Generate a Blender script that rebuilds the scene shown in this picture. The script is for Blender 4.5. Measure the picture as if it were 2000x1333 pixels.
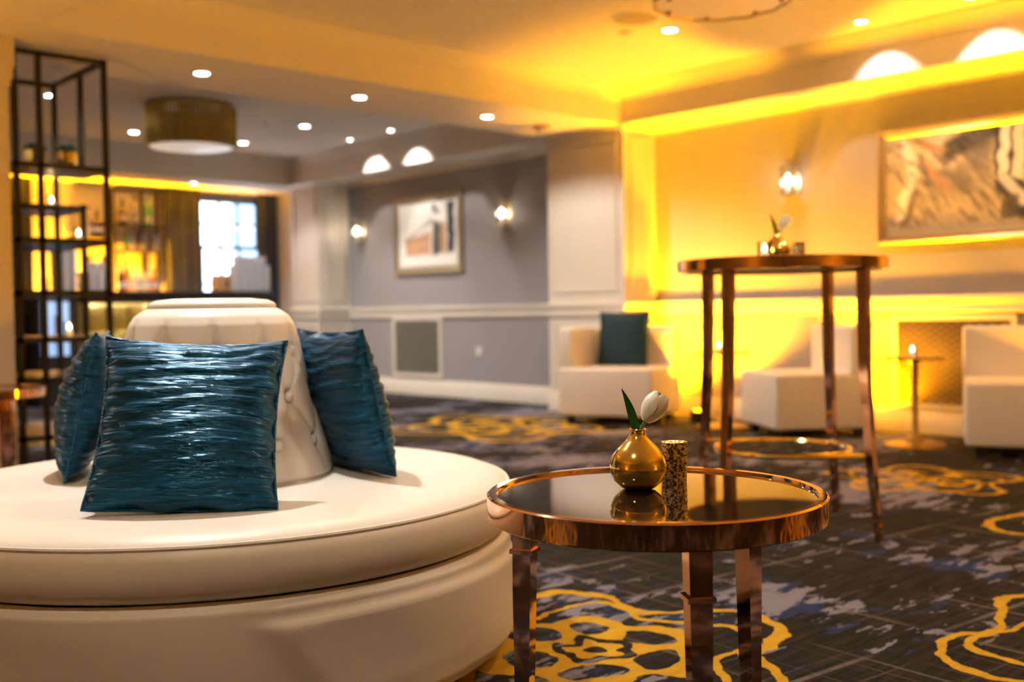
import bpy, bmesh, math, random
from mathutils import Vector, Matrix
random.seed(7)
for o in list(bpy.data.objects): bpy.data.objects.remove(o)
S = bpy.context.scene
col = S.collection
R_ = math.radians

# ------------------------------------------------------------------ camera
FPX, HC, CX, CY = 2060.0, 0.86, 1000.0, 666.5
PITCH, ROLL, AZ = R_(1.56), 0.015, R_(47.35)
cf = Vector((math.cos(AZ)*math.cos(PITCH), math.sin(AZ)*math.cos(PITCH), -math.sin(PITCH)))
cr0 = Vector((math.sin(AZ), -math.cos(AZ), 0))
cu0 = cr0.cross(cf)
cr = cr0*math.cos(ROLL) - cu0*math.sin(ROLL)
cu = cu0*math.cos(ROLL) + cr0*math.sin(ROLL)
CAMLOC = Vector((0, 0, HC))
cd = bpy.data.cameras.new('camera'); cam = bpy.data.objects.new('camera', cd); col.objects.link(cam)
M3 = Matrix((cr, cu, -cf)).transposed()
cam.matrix_world = Matrix.Translation(CAMLOC) @ M3.to_4x4()
cd.sensor_width = 36; cd.lens = FPX/2000*36; cd.clip_start = 0.05
cd.dof.use_dof = True; cd.dof.focus_distance = 1.95; cd.dof.aperture_fstop = 2.4; cd.dof.aperture_blades = 0
S.camera = cam
def hit(px, py, axis, val):
    d = cf + cr*((px-CX)/FPX) - cu*((py-CY)/FPX)
    t = (val-CAMLOC[axis])/d[axis]
    return CAMLOC + d*t
def onfloor(px, py, z=0.0): return hit(px, py, 2, z)

# ------------------------------------------------------------------ world, exposure
S.view_settings.view_transform = 'Standard'; S.view_settings.look = 'None'
S.view_settings.gamma = 1; S.view_settings.use_curve_mapping = False
S.view_settings.exposure = 0.55
W = bpy.data.worlds.new('sky'); S.world = W; W.use_nodes = True
bg = W.node_tree.nodes['Background']; bg.inputs[0].default_value = (.74, .87, 1, 1); bg.inputs[1].default_value = 5.5
AMBER = (1.0, 0.38, 0.0); WARM = (1.0, 0.83, 0.62); NEUT = (1.0, 0.90, 0.78)
def light(name, typ, loc, power, colr, parent=None, direction=None, **kw):
    ld = bpy.data.lights.new(name, typ); ld.energy = power; ld.color = colr
    for k, v in kw.items(): setattr(ld, k, v)
    o = bpy.data.objects.new(name, ld); col.objects.link(o); o.location = loc
    if direction is not None: o.rotation_euler = Vector(direction).to_track_quat('-Z', 'Y').to_euler()
    if parent: o.parent = parent
    return o
# daylight portal in the window opening
pl = light('window_portal', 'AREA', (6.2, 11.75, 1.7), 1, (1, 1, 1), direction=(0, -1, 0), shape='RECTANGLE', size=.8, size_y=1.4)
pl.data.cycles.is_portal = True

# ------------------------------------------------------------------ materials
def mat(name, color, rough=.5, metal=0., spec=.5, emit=None, estr=0., trans=0., alpha=1., bump=None, sheen=0., var=0., vscale=6., coat=0.):
    m = bpy.data.materials.new(name); m.use_nodes = True
    nt = m.node_tree; b = nt.nodes['Principled BSDF']
    b.inputs['Base Color'].default_value = (*color, 1); b.inputs['Roughness'].default_value = rough
    b.inputs['Metallic'].default_value = metal; b.inputs['Specular IOR Level'].default_value = spec
    b.inputs['Transmission Weight'].default_value = trans; b.inputs['Alpha'].default_value = alpha
    b.inputs['Sheen Weight'].default_value = sheen; b.inputs['Coat Weight'].default_value = coat
    if emit: b.inputs['Emission Color'].default_value = (*emit, 1); b.inputs['Emission Strength'].default_value = estr
    tc = None
    if var or bump:
        tc = nt.nodes.new('ShaderNodeTexCoord')
    if var:
        n = nt.nodes.new('ShaderNodeTexNoise'); n.inputs['Scale'].default_value = vscale; n.inputs['Detail'].default_value = 4
        nt.links.new(tc.outputs['Object'], n.inputs['Vector'])
        mx = nt.nodes.new('ShaderNodeMix'); mx.data_type = 'RGBA'
        mx.inputs[6].default_value = (*[c*(1-var) for c in color], 1); mx.inputs[7].default_value = (*[min(1, c*(1+var)) for c in color], 1)
        nt.links.new(n.outputs['Fac'], mx.inputs[0]); nt.links.new(mx.outputs[2], b.inputs['Base Color'])
    if bump:
        sc, strength, stretch = bump
        mp = nt.nodes.new('ShaderNodeMapping'); mp.inputs['Scale'].default_value = stretch
        n2 = nt.nodes.new('ShaderNodeTexNoise'); n2.inputs['Scale'].default_value = sc; n2.inputs['Detail'].default_value = 3
        bp = nt.nodes.new('ShaderNodeBump'); bp.inputs['Strength'].default_value = strength; bp.inputs['Distance'].default_value = .01
        nt.links.new(tc.outputs['Object'], mp.inputs[0]); nt.links.new(mp.outputs[0], n2.inputs['Vector'])
        nt.links.new(n2.outputs['Fac'], bp.inputs['Height']); nt.links.new(bp.outputs[0], b.inputs['Normal'])
    return m
def attr_mat(name, rough=.7):
    m = bpy.data.materials.new(name); m.use_nodes = True; nt = m.node_tree; b = nt.nodes['Principled BSDF']
    a = nt.nodes.new('ShaderNodeVertexColor'); a.layer_name = 'paint'
    nt.links.new(a.outputs[0], b.inputs['Base Color']); b.inputs['Roughness'].default_value = rough
    return m
M = dict(
 ceil=mat('ceiling_paint', (.78, .75, .71), .75, var=.02),
 trim=mat('cream_trim_paint', (.74, .70, .63), .42, var=.02),
 paper=mat('grey_wallpaper', (.335, .335, .37), .62, bump=(160, .15, (1, 1, .15)), var=.06, vscale=40),
 wallw=mat('plain_wall_paint', (.62, .57, .48), .7, var=.03),
 leather=mat('white_leather', (.80, .77, .70), .42, bump=(260, .05, (1, 1, 1)), var=.02, vscale=3),
 cleather=mat('white_chair_leather', (.80, .76, .69), .45, bump=(200, .05, (1, 1, 1)), var=.02),
 teal=None, copper=mat('polished_copper', (.82, .47, .28), .06, metal=1., bump=(10, .03, (1, 1, 1)), var=.22, vscale=22),
 gold=mat('polished_gold', (.95, .70, .22), .12, metal=1., bump=(9, .05, (1, 1, 1))),
 dkglass=mat('black_glass', (.008, .007, .006), .03, spec=.9, coat=.6),
 brass=mat('antique_brass', (.45, .33, .13), .38, metal=1., bump=(30, .25, (1, 1, 1)), var=.25, vscale=20),
 mercury=mat('mercury_glass', (.80, .62, .33), .16, metal=1., bump=(330, .45, (1, 1, 1)), var=.5, vscale=160),
 bronze=mat('dark_bronze_metal', (.035, .030, .022), .45, metal=.7, var=.2),
 shelf=mat('dark_metal_shelf', (.030, .030, .030), .35, metal=.3, var=.2),
 leaf=mat('tulip_leaf', (.02, .13, .025), .42, bump=(60, .3, (1, 1, .05)), var=.3, vscale=20),
 stem=mat('tulip_stem', (.10, .22, .04), .5, var=.15),
 petal=mat('tulip_petal', (.84, .83, .70), .45, bump=(50, .2, (1, 1, .1)), var=.06),
 black=mat('black_plastic', (.012, .012, .012), .5, var=.1),
 dark=mat('dark_stained_wood', (.014, .013, .012), .35, bump=(30, .1, (.1, 1, 1)), var=.3),
 curtain=mat('charcoal_curtain', (.045, .05, .055), .42, sheen=.3, var=.15, vscale=10),
 tuft=mat('gold_vinyl', (.50, .36, .08), .32, metal=.35, var=.06),
 silver=mat('champagne_frame', (.52, .44, .30), .34, metal=.8, bump=(60, .1, (1, 1, 1)), var=.12),
 matb=mat('picture_mat', (.82, .80, .75), .8, var=.02),
 paint=attr_mat('painted_canvas'),
 nickel=mat('polished_nickel', (.75, .70, .62), .12, metal=1., var=.05),
 chrome=mat('white_enamel', (.78, .76, .72), .4, var=.02),
 lens=mat('lit_lamp_lens', (1, 1, 1), .4, emit=(1, .95, .86), estr=22., var=0),
 bulb=mat('lit_bulb', (1, 1, 1), .4, emit=(1, .80, .55), estr=7.),
 flame=mat('candle_flame', (1, .8, .4), .5, emit=(1, .66, .28), estr=28.),
 wax=mat('candle_wax', (.85, .75, .55), .5, emit=(1, .6, .25), estr=.5),
 mesh=mat('grille_metal', (.36, .35, .31), .5, metal=.2, var=.1),
 void=mat('dark_duct', (.03, .03, .028), .8, var=.2),
 speaker=mat('speaker_cloth', (.48, .42, .34), .8, bump=(400, .4, (1, 1, 1))),
 green=mat('succulent_leaf', (.03, .075, .03), .5, var=.3, vscale=30),
 card=mat('brown_cardboard', (.42, .25, .12), .8, var=.08),
 bglass=mat('clear_bottle_glass', (.75, .72, .68), .12, trans=.75, var=.03),
 amberg=mat('amber_bottle_glass', (.65, .22, .03), .15, trans=.5, var=.1),
 greeng=mat('green_bottle_glass', (.05, .35, .08), .15, trans=.4, var=.1),
 darkg=mat('dark_bottle_glass', (.05, .03, .02), .15, trans=.1, var=.1),
 label=mat('paper_label', (.70, .66, .60), .7, var=.05),
 tumbler=mat('frosted_tumbler_glass', (.80, .80, .84), .22, trans=.35, var=.03),
 glow_panel=mat('pale_blue_window_reflection', (.40, .58, .88), .25, emit=(.35, .58, 1), estr=.45, var=.04),  # blue glow put into the colour, stands for daylight mirrored in the bar front
 winframe=mat('window_frame_paint', (.13, .17, .22), .5, var=.05),
 facade=mat('pale_stone_facade', (.82, .85, .88), .8, var=.05),
 facadewin=mat('far_window_glass', (.22, .28, .36), .3, var=.1),
 beads=mat('gold_bead_strand', (.50, .38, .10), .3, metal=.85, var=.35, vscale=40),
 diffuser=mat('frosted_diffuser', (.75, .70, .66), .4, emit=(1, .82, .70), estr=.35, var=.03),
 capiz=mat('capiz_shell_shade', (.82, .70, .50), .45, emit=(1, .72, .40), estr=.06, var=.05),
)
def pane_mat():
    m = bpy.data.materials.new('window_glass'); m.use_nodes = True; nt = m.node_tree; nt.nodes.clear()
    o = nt.nodes.new('ShaderNodeOutputMaterial'); t = nt.nodes.new('ShaderNodeBsdfTransparent'); g = nt.nodes.new('ShaderNodeBsdfGlossy')
    f = nt.nodes.new('ShaderNodeFresnel'); mx = nt.nodes.new('ShaderNodeMixShader'); t.inputs[0].default_value = (.96, .98, 1, 1)
    g.inputs['Roughness'].default_value = .02; f.inputs[0].default_value = 1.35
    nt.links.new(f.outputs[0], mx.inputs[0]); nt.links.new(t.outputs[0], mx.inputs[1]); nt.links.new(g.outputs[0], mx.inputs[2]); nt.links.new(mx.outputs[0], o.inputs[0])
    return m
M['pane'] = pane_mat()
def shield_mat():
    m = M['pane'].copy(); m.name = 'clear_lamp_glass'
    return m
M['shield'] = shield_mat()
def teal_mat():
    m = mat('crinkled_teal_satin', (.003, .050, .085), .33, spec=1.0, sheen=.12)
    nt = m.node_tree; b = nt.nodes['Principled BSDF']
    b.inputs['Sheen Tint'].default_value = (.1, .5, .8, 1); b.inputs['Specular Tint'].default_value = (.22, .62, 1, 1)
    tc = nt.nodes.new('ShaderNodeTexCoord'); mp = nt.nodes.new('ShaderNodeMapping'); mp.inputs['Scale'].default_value = (5, 5, 46)
    n = nt.nodes.new('ShaderNodeTexNoise'); n.inputs['Scale'].default_value = 2.6; n.inputs['Detail'].default_value = 2.5; n.inputs['Distortion'].default_value = .5
    bp = nt.nodes.new('ShaderNodeBump'); bp.inputs['Strength'].default_value = .9; bp.inputs['Distance'].default_value = .012
    nt.links.new(tc.outputs['Object'], mp.inputs[0]); nt.links.new(mp.outputs[0], n.inputs['Vector']); nt.links.new(n.outputs['Fac'], bp.inputs['Height']); nt.links.new(bp.outputs[0], b.inputs['Normal'])
    rp = nt.nodes.new('ShaderNodeValToRGB'); rp.color_ramp.elements[0].position = .36; rp.color_ramp.elements[1].position = .66
    rp.color_ramp.elements[0].color = (.0006, .015, .040, 1); rp.color_ramp.elements[1].color = (.0010, .062, .160, 1)
    nt.links.new(n.outputs['Fac'], rp.inputs[0]); nt.links.new(rp.outputs[0], b.inputs['Base Color'])
    return m
M['teal'] = teal_mat()
M['tealplain'] = mat('plain_teal_cloth_shaded', (.002, .028, .042), .6, spec=.3, var=.15, vscale=12)  # teal darkened, shade of the unlit pillow put into its colour
def mercury_mat():
    m = M['mercury']; nt = m.node_tree; b = nt.nodes['Principled BSDF']
    tc = nt.nodes.new('ShaderNodeTexCoord'); n = nt.nodes.new('ShaderNodeTexNoise'); n.inputs['Scale'].default_value = 190; n.inputs['Detail'].default_value = 2
    rp = nt.nodes.new('ShaderNodeValToRGB'); rp.color_ramp.elements[0].position = .42; rp.color_ramp.elements[1].position = .56
    rp.color_ramp.elements[0].color = (.10, .065, .03, 1); rp.color_ramp.elements[1].color = (.95, .78, .48, 1)
    nt.links.new(tc.outputs['Object'], n.inputs['Vector']); nt.links.new(n.outputs['Fac'], rp.inputs[0]); nt.links.new(rp.outputs[0], b.inputs['Base Color'])
mercury_mat()

# carpet ------------------------------------------------------------
def carpet_mat():
    m = bpy.data.materials.new('patterned_carpet'); m.use_nodes = True; nt = m.node_tree; b = nt.nodes['Principled BSDF']
    b.inputs['Roughness'].default_value = .95; b.inputs['Specular IOR Level'].default_value = .1
    N, L = nt.nodes.new, nt.links.new
    def val(s, x):
        if isinstance(x, (int, float)): s.default_value = x
        else: L(x, s)
    def mth(op, a, b_=None, c=None, clamp=False):
        n = N('ShaderNodeMath'); n.operation = op; n.use_clamp = clamp; val(n.inputs[0], a)
        if b_ is not None: val(n.inputs[1], b_)
        if c is not None: val(n.inputs[2], c)
        return n.outputs[0]
    def sst(x, e0, e1):
        n = N('ShaderNodeMapRange'); n.interpolation_type = 'SMOOTHSTEP'; n.clamp = True
        val(n.inputs[0], x); n.inputs[1].default_value = e0; n.inputs[2].default_value = e1; n.inputs[3].default_value = 0; n.inputs[4].default_value = 1
        return n.outputs[0]
    def noise(vec, sc, det=3, dist=0., rough=.5):
        n = N('ShaderNodeTexNoise'); L(vec, n.inputs['Vector']); n.inputs['Scale'].default_value = sc; n.inputs['Detail'].default_value = det
        n.inputs['Distortion'].default_value = dist; n.inputs['Roughness'].default_value = rough
        return n
    def mapping(vec, scale=(1, 1, 1), rot=0, loc=(0, 0, 0)):
        n = N('ShaderNodeMapping'); L(vec, n.inputs[0]); n.inputs['Scale'].default_value = scale; n.inputs['Rotation'].default_value = (0, 0, rot); n.inputs['Location'].default_value = loc
        return n.outputs[0]
    def mix(f, a, b_):
        n = N('ShaderNodeMix'); n.data_type = 'RGBA'; val(n.inputs[0], f)
        for i, x in ((6, a), (7, b_)):
            if isinstance(x, tuple): n.inputs[i].default_value = (*x, 1)
            else: L(x, n.inputs[i])
        return n.outputs[2]
    tc = N('ShaderNodeTexCoord').outputs['Object']
    # brush streaks
    st = noise(mapping(tc, (1, 9, 1), R_(20)), 6, 3).outputs['Fac']
    colr = mix(sst(st, .35, .7), (.011, .0105, .0105), (.026, .023, .020))
    # lavender / blue splotches
    big = noise(mapping(tc, (1, 1, 1), 0, (3.1, 1.7, 0)), 1.25, 2).outputs['Fac']
    sp = noise(mapping(tc, (1.0, 2.4, 1), R_(-42), (1, 5, 0)), 4.6, 3.2, .4, .58).outputs['Fac']
    far = noise(mapping(tc, (1, 1, 1), 0, (9, 2, 0)), .55, 1).outputs['Fac']
    k = mth('ADD', sp, mth('MULTIPLY', mth('SUBTRACT', big, .5), 1.1))
    colr = mix(sst(k, .575, .62), colr, (.020, .034, .085))
    k2 = mth('ADD', noise(mapping(tc, (1.0, 2.8, 1), R_(-42), (7, 3, 0)), 5.5, 3.5, .3, .6).outputs['Fac'], mth('MULTIPLY', mth('SUBTRACT', big, .5), 1.0))
    colr = mix(sst(k2, .575, .61), colr, (.19, .185, .235))
    # plaid lines
    brk = sst(noise(tc, 2.2, 2).outputs['Fac'], .38, .62)
    for rot, sc, w, c, a in ((R_(4), 3.1, .035, (.16, .13, .11), .85), (R_(4), 7.7, .05, (.085, .07, .06), .7), (R_(-84), 2.6, .045, (.17, .14, .13), .85),
                             (R_(-84), 6.9, .05, (.09, .07, .06), .7), (R_(4), 17, .1, (.04, .036, .034), .5), (R_(-84), 19, .1, (.04, .036, .034), .5)):
        sx = N('ShaderNodeSeparateXYZ'); L(mapping(tc, (sc, sc, 1), rot), sx.inputs[0])
        fr = mth('FRACT', sx.outputs[0])
        ln = mth('LESS_THAN', fr, w)
        colr = mix(mth('MULTIPLY', mth('MULTIPLY', ln, brk), a), colr, c)
    # yellow flower motifs
    dn = noise(tc, 3.4, 2); d2 = noise(tc, 14, 2)
    vs = N('ShaderNodeVectorMath'); vs.operation = 'SUBTRACT'; L(dn.outputs['Color'], vs.inputs[0]); vs.inputs[1].default_value = (.5, .5, .5)
    vm = N('ShaderNodeVectorMath'); vm.operation = 'SCALE'; L(vs.outputs[0], vm.inputs[0]); vm.inputs[3].default_value = .16
    vs2 = N('ShaderNodeVectorMath'); vs2.operation = 'SUBTRACT'; L(d2.outputs['Color'], vs2.inputs[0]); vs2.inputs[1].default_value = (.5, .5, .5)
    vm2 = N('ShaderNodeVectorMath'); vm2.operation = 'SCALE'; L(vs2.outputs[0], vm2.inputs[0]); vm2.inputs[3].default_value = .05
    va = N('ShaderNodeVectorMath'); va.operation = 'ADD'; L(tc, va.inputs[0]); L(vm.outputs[0], va.inputs[1])
    vb = N('ShaderNodeVectorMath'); vb.operation = 'ADD'; L(va.outputs[0], vb.inputs[0]); L(vm2.outputs[0], vb.inputs[1])
    warped = vb.outputs[0]
    total = None
    def flower(cx, cy, s, ph, full=True, n=6, lobes=5):
        nonlocal total
        sx = N('ShaderNodeSeparateXYZ'); L(warped, sx.inputs[0])
        x = mth('DIVIDE', mth('SUBTRACT', sx.outputs[0], cx), s); y = mth('DIVIDE', mth('SUBTRACT', sx.outputs[1], cy), s)
        r = mth('SQRT', mth('ADD', mth('MULTIPLY', x, x), mth('MULTIPLY', y, y)))
        th = mth('ADD', mth('ARCTAN2', y, x), ph)
        def ring(rad, amp, k_, w, p=0.):
            cv = mth('MULTIPLY_ADD', mth('COSINE', mth('MULTIPLY_ADD', th, k_, p)), amp*rad, rad)
            return mth('LESS_THAN', mth('ABSOLUTE', mth('SUBTRACT', r, cv)), w)
        parts = [ring(1.0, .20, lobes, .045), ring(.80, .16, lobes, .028, .9)]
        if full:
            body = mth('LESS_THAN', r, mth('MULTIPLY_ADD', mth('COSINE', mth('MULTIPLY', th, float(n))), .07, .60))
            a = mth('SUBTRACT', mth('FRACT', mth('MULTIPLY', mth('ADD', th, 10.), n/(2*math.pi))), .5)
            h1 = mth('ADD', mth('POWER', mth('DIVIDE', mth('ABSOLUTE', mth('SUBTRACT', r, .40)), .125), 2.), mth('POWER', mth('DIVIDE', mth('ABSOLUTE', a), .36), 2.))
            hole = mth('LESS_THAN', h1, 1.)
            star = mth('LESS_THAN', mth('ABSOLUTE', mth('SUBTRACT', r, mth('MULTIPLY_ADD', mth('COSINE', mth('MULTIPLY', th, 5.)), .035, .205))), .035)
            core = mth('LESS_THAN', r, .075)
            bodym = mth('MULTIPLY', mth('MULTIPLY', body, mth('SUBTRACT', 1., hole)), mth('SUBTRACT', 1., mth('MAXIMUM', star, core)))
            parts.append(bodym)
        for p in parts: total = p if total is None else mth('MAXIMUM', total, p)
    def at(px, py): v = onfloor(px, py); return v.x, v.y
    flower(*at(1160, 1268), .46, .3)
    flower(*at(1000, 832), .80, 1.1, n=8)
    flower(*at(1800, 936), .40, 2.0, n=7)
    flower(*at(2235, 1268), .42, .6, full=False, lobes=4)
    flower(*at(2250, 1040), .46, 2.2, full=False, lobes=3)
    flower(*at(120, 850), .7, .2, n=7)
    flower(-.9, 2.2, .5, .7); flower(3.4, -.6, .55, 1.4, n=7)
    ycol = mix(noise(mapping(tc, (1, 5, 1), R_(20)), 9, 2).outputs['Fac'], (.40, .22, .012), (.66, .40, .03))
    colr = mix(total, colr, ycol)
    L(colr, b.inputs['Base Color'])
    fz = noise(tc, 420, 2).outputs['Fac']; bp = N('ShaderNodeBump'); bp.inputs['Strength'].default_value = .5; bp.inputs['Distance'].default_value = .004
    L(fz, bp.inputs['Height']); L(bp.outputs[0], b.inputs['Normal'])
    return m
M['carpet'] = carpet_mat()

# ------------------------------------------------------------------ mesh helpers
class MB:
    def __init__(s): s.v = []; s.f = []
    def add(s, vs, fs):
        n = len(s.v); s.v += [tuple(x) for x in vs]; s.f += [tuple(i+n for i in f) for f in fs]; return s
    def box(s, x0, x1, y0, y1, z0, z1):
        vs = [(x, y, z) for z in (z0, z1) for y in (y0, y1) for x in (x0, x1)]
        return s.add(vs, [(0, 2, 3, 1), (4, 5, 7, 6), (0, 1, 5, 4), (2, 6, 7, 3), (0, 4, 6, 2), (1, 3, 7, 5)])
    def lathe(s, prof, n=32, c=(0, 0, 0), a0=0., a1=None):
        full = a1 is None; k = n if full else n+1; a1_ = a0+2*math.pi if full else a1
        vs = []
        for i in range(k):
            a = a0+(a1_-a0)*i/n
            for r, z in prof: vs.append((c[0]+r*math.cos(a), c[1]+r*math.sin(a), c[2]+z))
        m = len(prof); fs = []
        for i in range(n):
            j = (i+1) % k
            for q in range(m-1): fs.append((i*m+q, j*m+q, j*m+q+1, i*m+q+1))
        return s.add(vs, fs)
    def tube(s, pts, r, n=10, closed=False, cap=True):
        pts = [Vector(p) for p in pts]; rs = r if isinstance(r, (list, tuple)) else [r]*len(pts)
        k = len(pts); vs = []; prev = None
        for i, p in enumerate(pts):
            if closed: t = pts[(i+1) % k]-pts[i-1]
            else: t = pts[min(i+1, k-1)]-pts[max(i-1, 0)]
            t.normalize()
            if prev is None:
                a = Vector((0, 0, 1)) if abs(t.z) < .9 else Vector((1, 0, 0)); u = t.cross(a).normalized()
            else: u = (prev-t*prev.dot(t)).normalized()
            prev = u; w = t.cross(u)
            for q in range(n):
                an = 2*math.pi*q/n; vs.append(p+(u*math.cos(an)+w*math.sin(an))*rs[i])
        fs = []
        for i in range(k if closed else k-1):
            j = (i+1) % k
            for q in range(n): fs.append((i*n+q, i*n+(q+1) % n, j*n+(q+1) % n, j*n+q))
        if cap and not closed: fs += [tuple(range(n))[::-1], tuple((k-1)*n+q for q in range(n))]
        return s.add(vs, fs)
    def prism(s, p0, p1, w0, w1, up=(0, 1, 0)):
        p0, p1 = Vector(p0), Vector(p1); t = (p1-p0).normalized(); u = (Vector(up)-t*Vector(up).dot(t)).normalized(); w = t.cross(u)
        vs = []
        for p, ww in ((p0, w0), (p1, w1)):
            for a, b_ in ((-1, -1), (1, -1), (1, 1), (-1, 1)): vs.append(p+u*a*ww/2+w*b_*ww/2)
        return s.add(vs, [(3, 2, 1, 0), (4, 5, 6, 7)]+[(i, (i+1) % 4, 4+(i+1) % 4, 4+i) for i in range(4)])
    def grid(s, fn, nu, nv, wrapu=False):
        ku = nu if wrapu else nu+1
        vs = [fn(i/nu, j/nv) for i in range(ku) for j in range(nv+1)]; m = nv+1; fs = []
        for i in range(nu):
            a = (i+1) % ku
            for j in range(nv): fs.append((i*m+j, a*m+j, a*m+j+1, i*m+j+1))
        return s.add(vs, fs)
    def sphere(s, c, r, n=16, m=10, sx=1, sy=1, sz=1):
        return s.add(*_sph(c, r, n, m, sx, sy, sz))
    def mesh(s, name, ang=35):
        me = bpy.data.meshes.new(name); me.from_pydata(s.v, [], s.f)
        bm = bmesh.new(); bm.from_mesh(me); bmesh.ops.remove_doubles(bm, verts=bm.verts, dist=1e-5); bmesh.ops.recalc_face_normals(bm, faces=bm.faces); bm.to_mesh(me); bm.free()
        me.shade_smooth(); me.set_sharp_from_angle(angle=R_(ang))
        return me
    def build(s, name, m, parent=None, ang=35):
        return obj(name, s.mesh(name, ang), m, parent)
def _sph(c, r, n, m, sx, sy, sz):
    vs = [(c[0], c[1], c[2]+r*sz)]
    for j in range(1, m):
        p = math.pi*j/m
        for i in range(n):
            a = 2*math.pi*i/n; vs.append((c[0]+r*sx*math.sin(p)*math.cos(a), c[1]+r*sy*math.sin(p)*math.sin(a), c[2]+r*sz*math.cos(p)))
    vs.append((c[0], c[1], c[2]-r*sz)); fs = []
    for i in range(n): fs.append((0, 1+i, 1+(i+1) % n))
    for j in range(m-2):
        for i in range(n): fs.append((1+j*n+i, 1+(j+1)*n+i, 1+(j+1)*n+(i+1) % n, 1+j*n+(i+1) % n))
    e = len(vs)-1
    for i in range(n): fs.append((e, 1+(m-2)*n+(i+1) % n, 1+(m-2)*n+i))
    return vs, fs
def obj(name, me, m, parent=None):
    o = bpy.data.objects.new(name, me); col.objects.link(o)
    if m is not None: me.materials.clear(); me.materials.append(m)
    if parent is not None: o.parent = parent
    return o
def rbox(name, x0, x1, y0, y1, z0, z1, bev, m, parent=None, seg=3, sub=0, puff=0.):
    bm = bmesh.new(); bmesh.ops.create_cube(bm, size=1)
    for v in bm.verts: v.co = Vector((x0+(v.co.x+.5)*(x1-x0), y0+(v.co.y+.5)*(y1-y0), z0+(v.co.z+.5)*(z1-z0)))
    if bev: bmesh.ops.bevel(bm, geom=list(bm.edges), offset=bev, segments=seg, profile=.5, affect='EDGES')
    me = bpy.data.meshes.new(name); bm.to_mesh(me); bm.free(); me.shade_smooth(); me.set_sharp_from_angle(angle=R_(50))
    return obj(name, me, m, parent)
def tag(o, label, cat, group=None, kind=None):
    o['label'] = label; o['category'] = cat
    if group: o['group'] = group
    if kind: o['kind'] = kind
    return o
def thing(name, label, cat, loc=(0, 0, 0), rz=0., group=None):
    o = bpy.data.objects.new(name, None); col.objects.link(o); o.location = loc; o.rotation_euler = (0, 0, rz); o.empty_display_size = .1
    return tag(o, label, cat, group)
def struct(name, mb, m, parent=None):
    o = mb.build(name, m, parent)
    if parent is None: o['kind'] = 'structure'
    return o
def kids(o): return [c for c in bpy.data.objects if c.parent == o]
def dup(root, loc, rz=None, label=None, group=None):
    r = root.copy(); col.objects.link(r); r.location = loc
    if rz is not None: r.rotation_euler = (0, 0, rz)
    if label: r['label'] = label
    if group: r['group'] = group
    for ch in kids(root):
        c = ch.copy(); col.objects.link(c); c.parent = r
        for g in kids(ch):
            d = g.copy(); col.objects.link(d); d.parent = c
    return r

# ------------------------------------------------------------------ the room
WX, PX, ZB, ZC = 6.85, 6.45, 2.36, 2.65      # wall plane, pier / bulkhead face, beam underside, ceiling
YN, YF = 5.65, 6.52                           # beam and pier
YH, YW = 10.75, 11.80                         # window header, window wall
XL, YB = 1.93, -2.6                           # edge of the lowered ceiling, back wall
XMIN = -3.2
fl_ = MB().box(XMIN, WX+.2, YB-.2, YW+.2, -.1, 0); struct('floor', fl_, M['carpet'])
struct('ceiling', MB().box(XMIN-.2, WX+.2, YB-.2, YW+.2, ZC, ZC+.15), M['ceil'])
# lowered ceiling, beams and bulkheads
struct('trim_lowered_ceiling', MB().box(XMIN, XL, YB, YN, ZB, ZC), M['ceil'])
struct('trim_cross_beam', MB().box(XMIN, PX, YN, YF, ZB, ZC), M['ceil'])
struct('trim_wall_bulkhead', MB().box(PX, WX, YB, YW, ZB, ZC), M['ceil'])
struct('trim_window_header', MB().box(XMIN, PX, YH, YW, ZB, ZC), M['ceil'])
# walls
struct('wall_right', MB().box(WX, WX+.2, YB, YW+.2, 0, ZC), M['paper'])
struct('wall_left', MB().box(XMIN-.2, XMIN, YB, YW+.2, 0, ZC), M['wallw'])
struct('wall_back', MB().box(XMIN-.2, WX+.2, YB-.2, YB, 0, ZC), M['wallw'])
wx0, wx1, wz0, wz1 = 5.78, 6.70, .75, 2.34
struct('wall_front', MB().box(XMIN, wx0, YW, YW+.2, 0, ZC).box(wx1, WX+.1, YW, YW+.2, 0, ZC).box(wx0, wx1, YW, YW+.2, 0, wz0).box(wx0, wx1, YW, YW+.2, wz1, ZC), M['trim'])
# plain side wall of the window bay
struct('wall_window_bay', MB().box(WX-.02, WX, YH, YW, 0, ZB), M['trim'])
# piers
struct('wall_pier', MB().box(PX, WX, YN, YF, 0, ZB), M['trim'])
struct('wall_far_pier', MB().box(PX, WX, 10.17, 10.76, 0, ZB), M['trim'])
# column at the left with its moulded capital
cX, cY = 1.865, 5.95
colm = MB().box(.9, cX, cY, 6.6, 0, ZB); struct('wall_column', colm, M['wallw'])
cp = MB()
for k, (z0, z1, e) in enumerate(((2.10, 2.14, .012), (2.14, 2.20, .022), (2.20, 2.36, .03))): cp.box(.9-e, cX+e, cY-e, cY, z0, z1)
struct('trim_column_capital', cp, M['wallw'])
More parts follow.
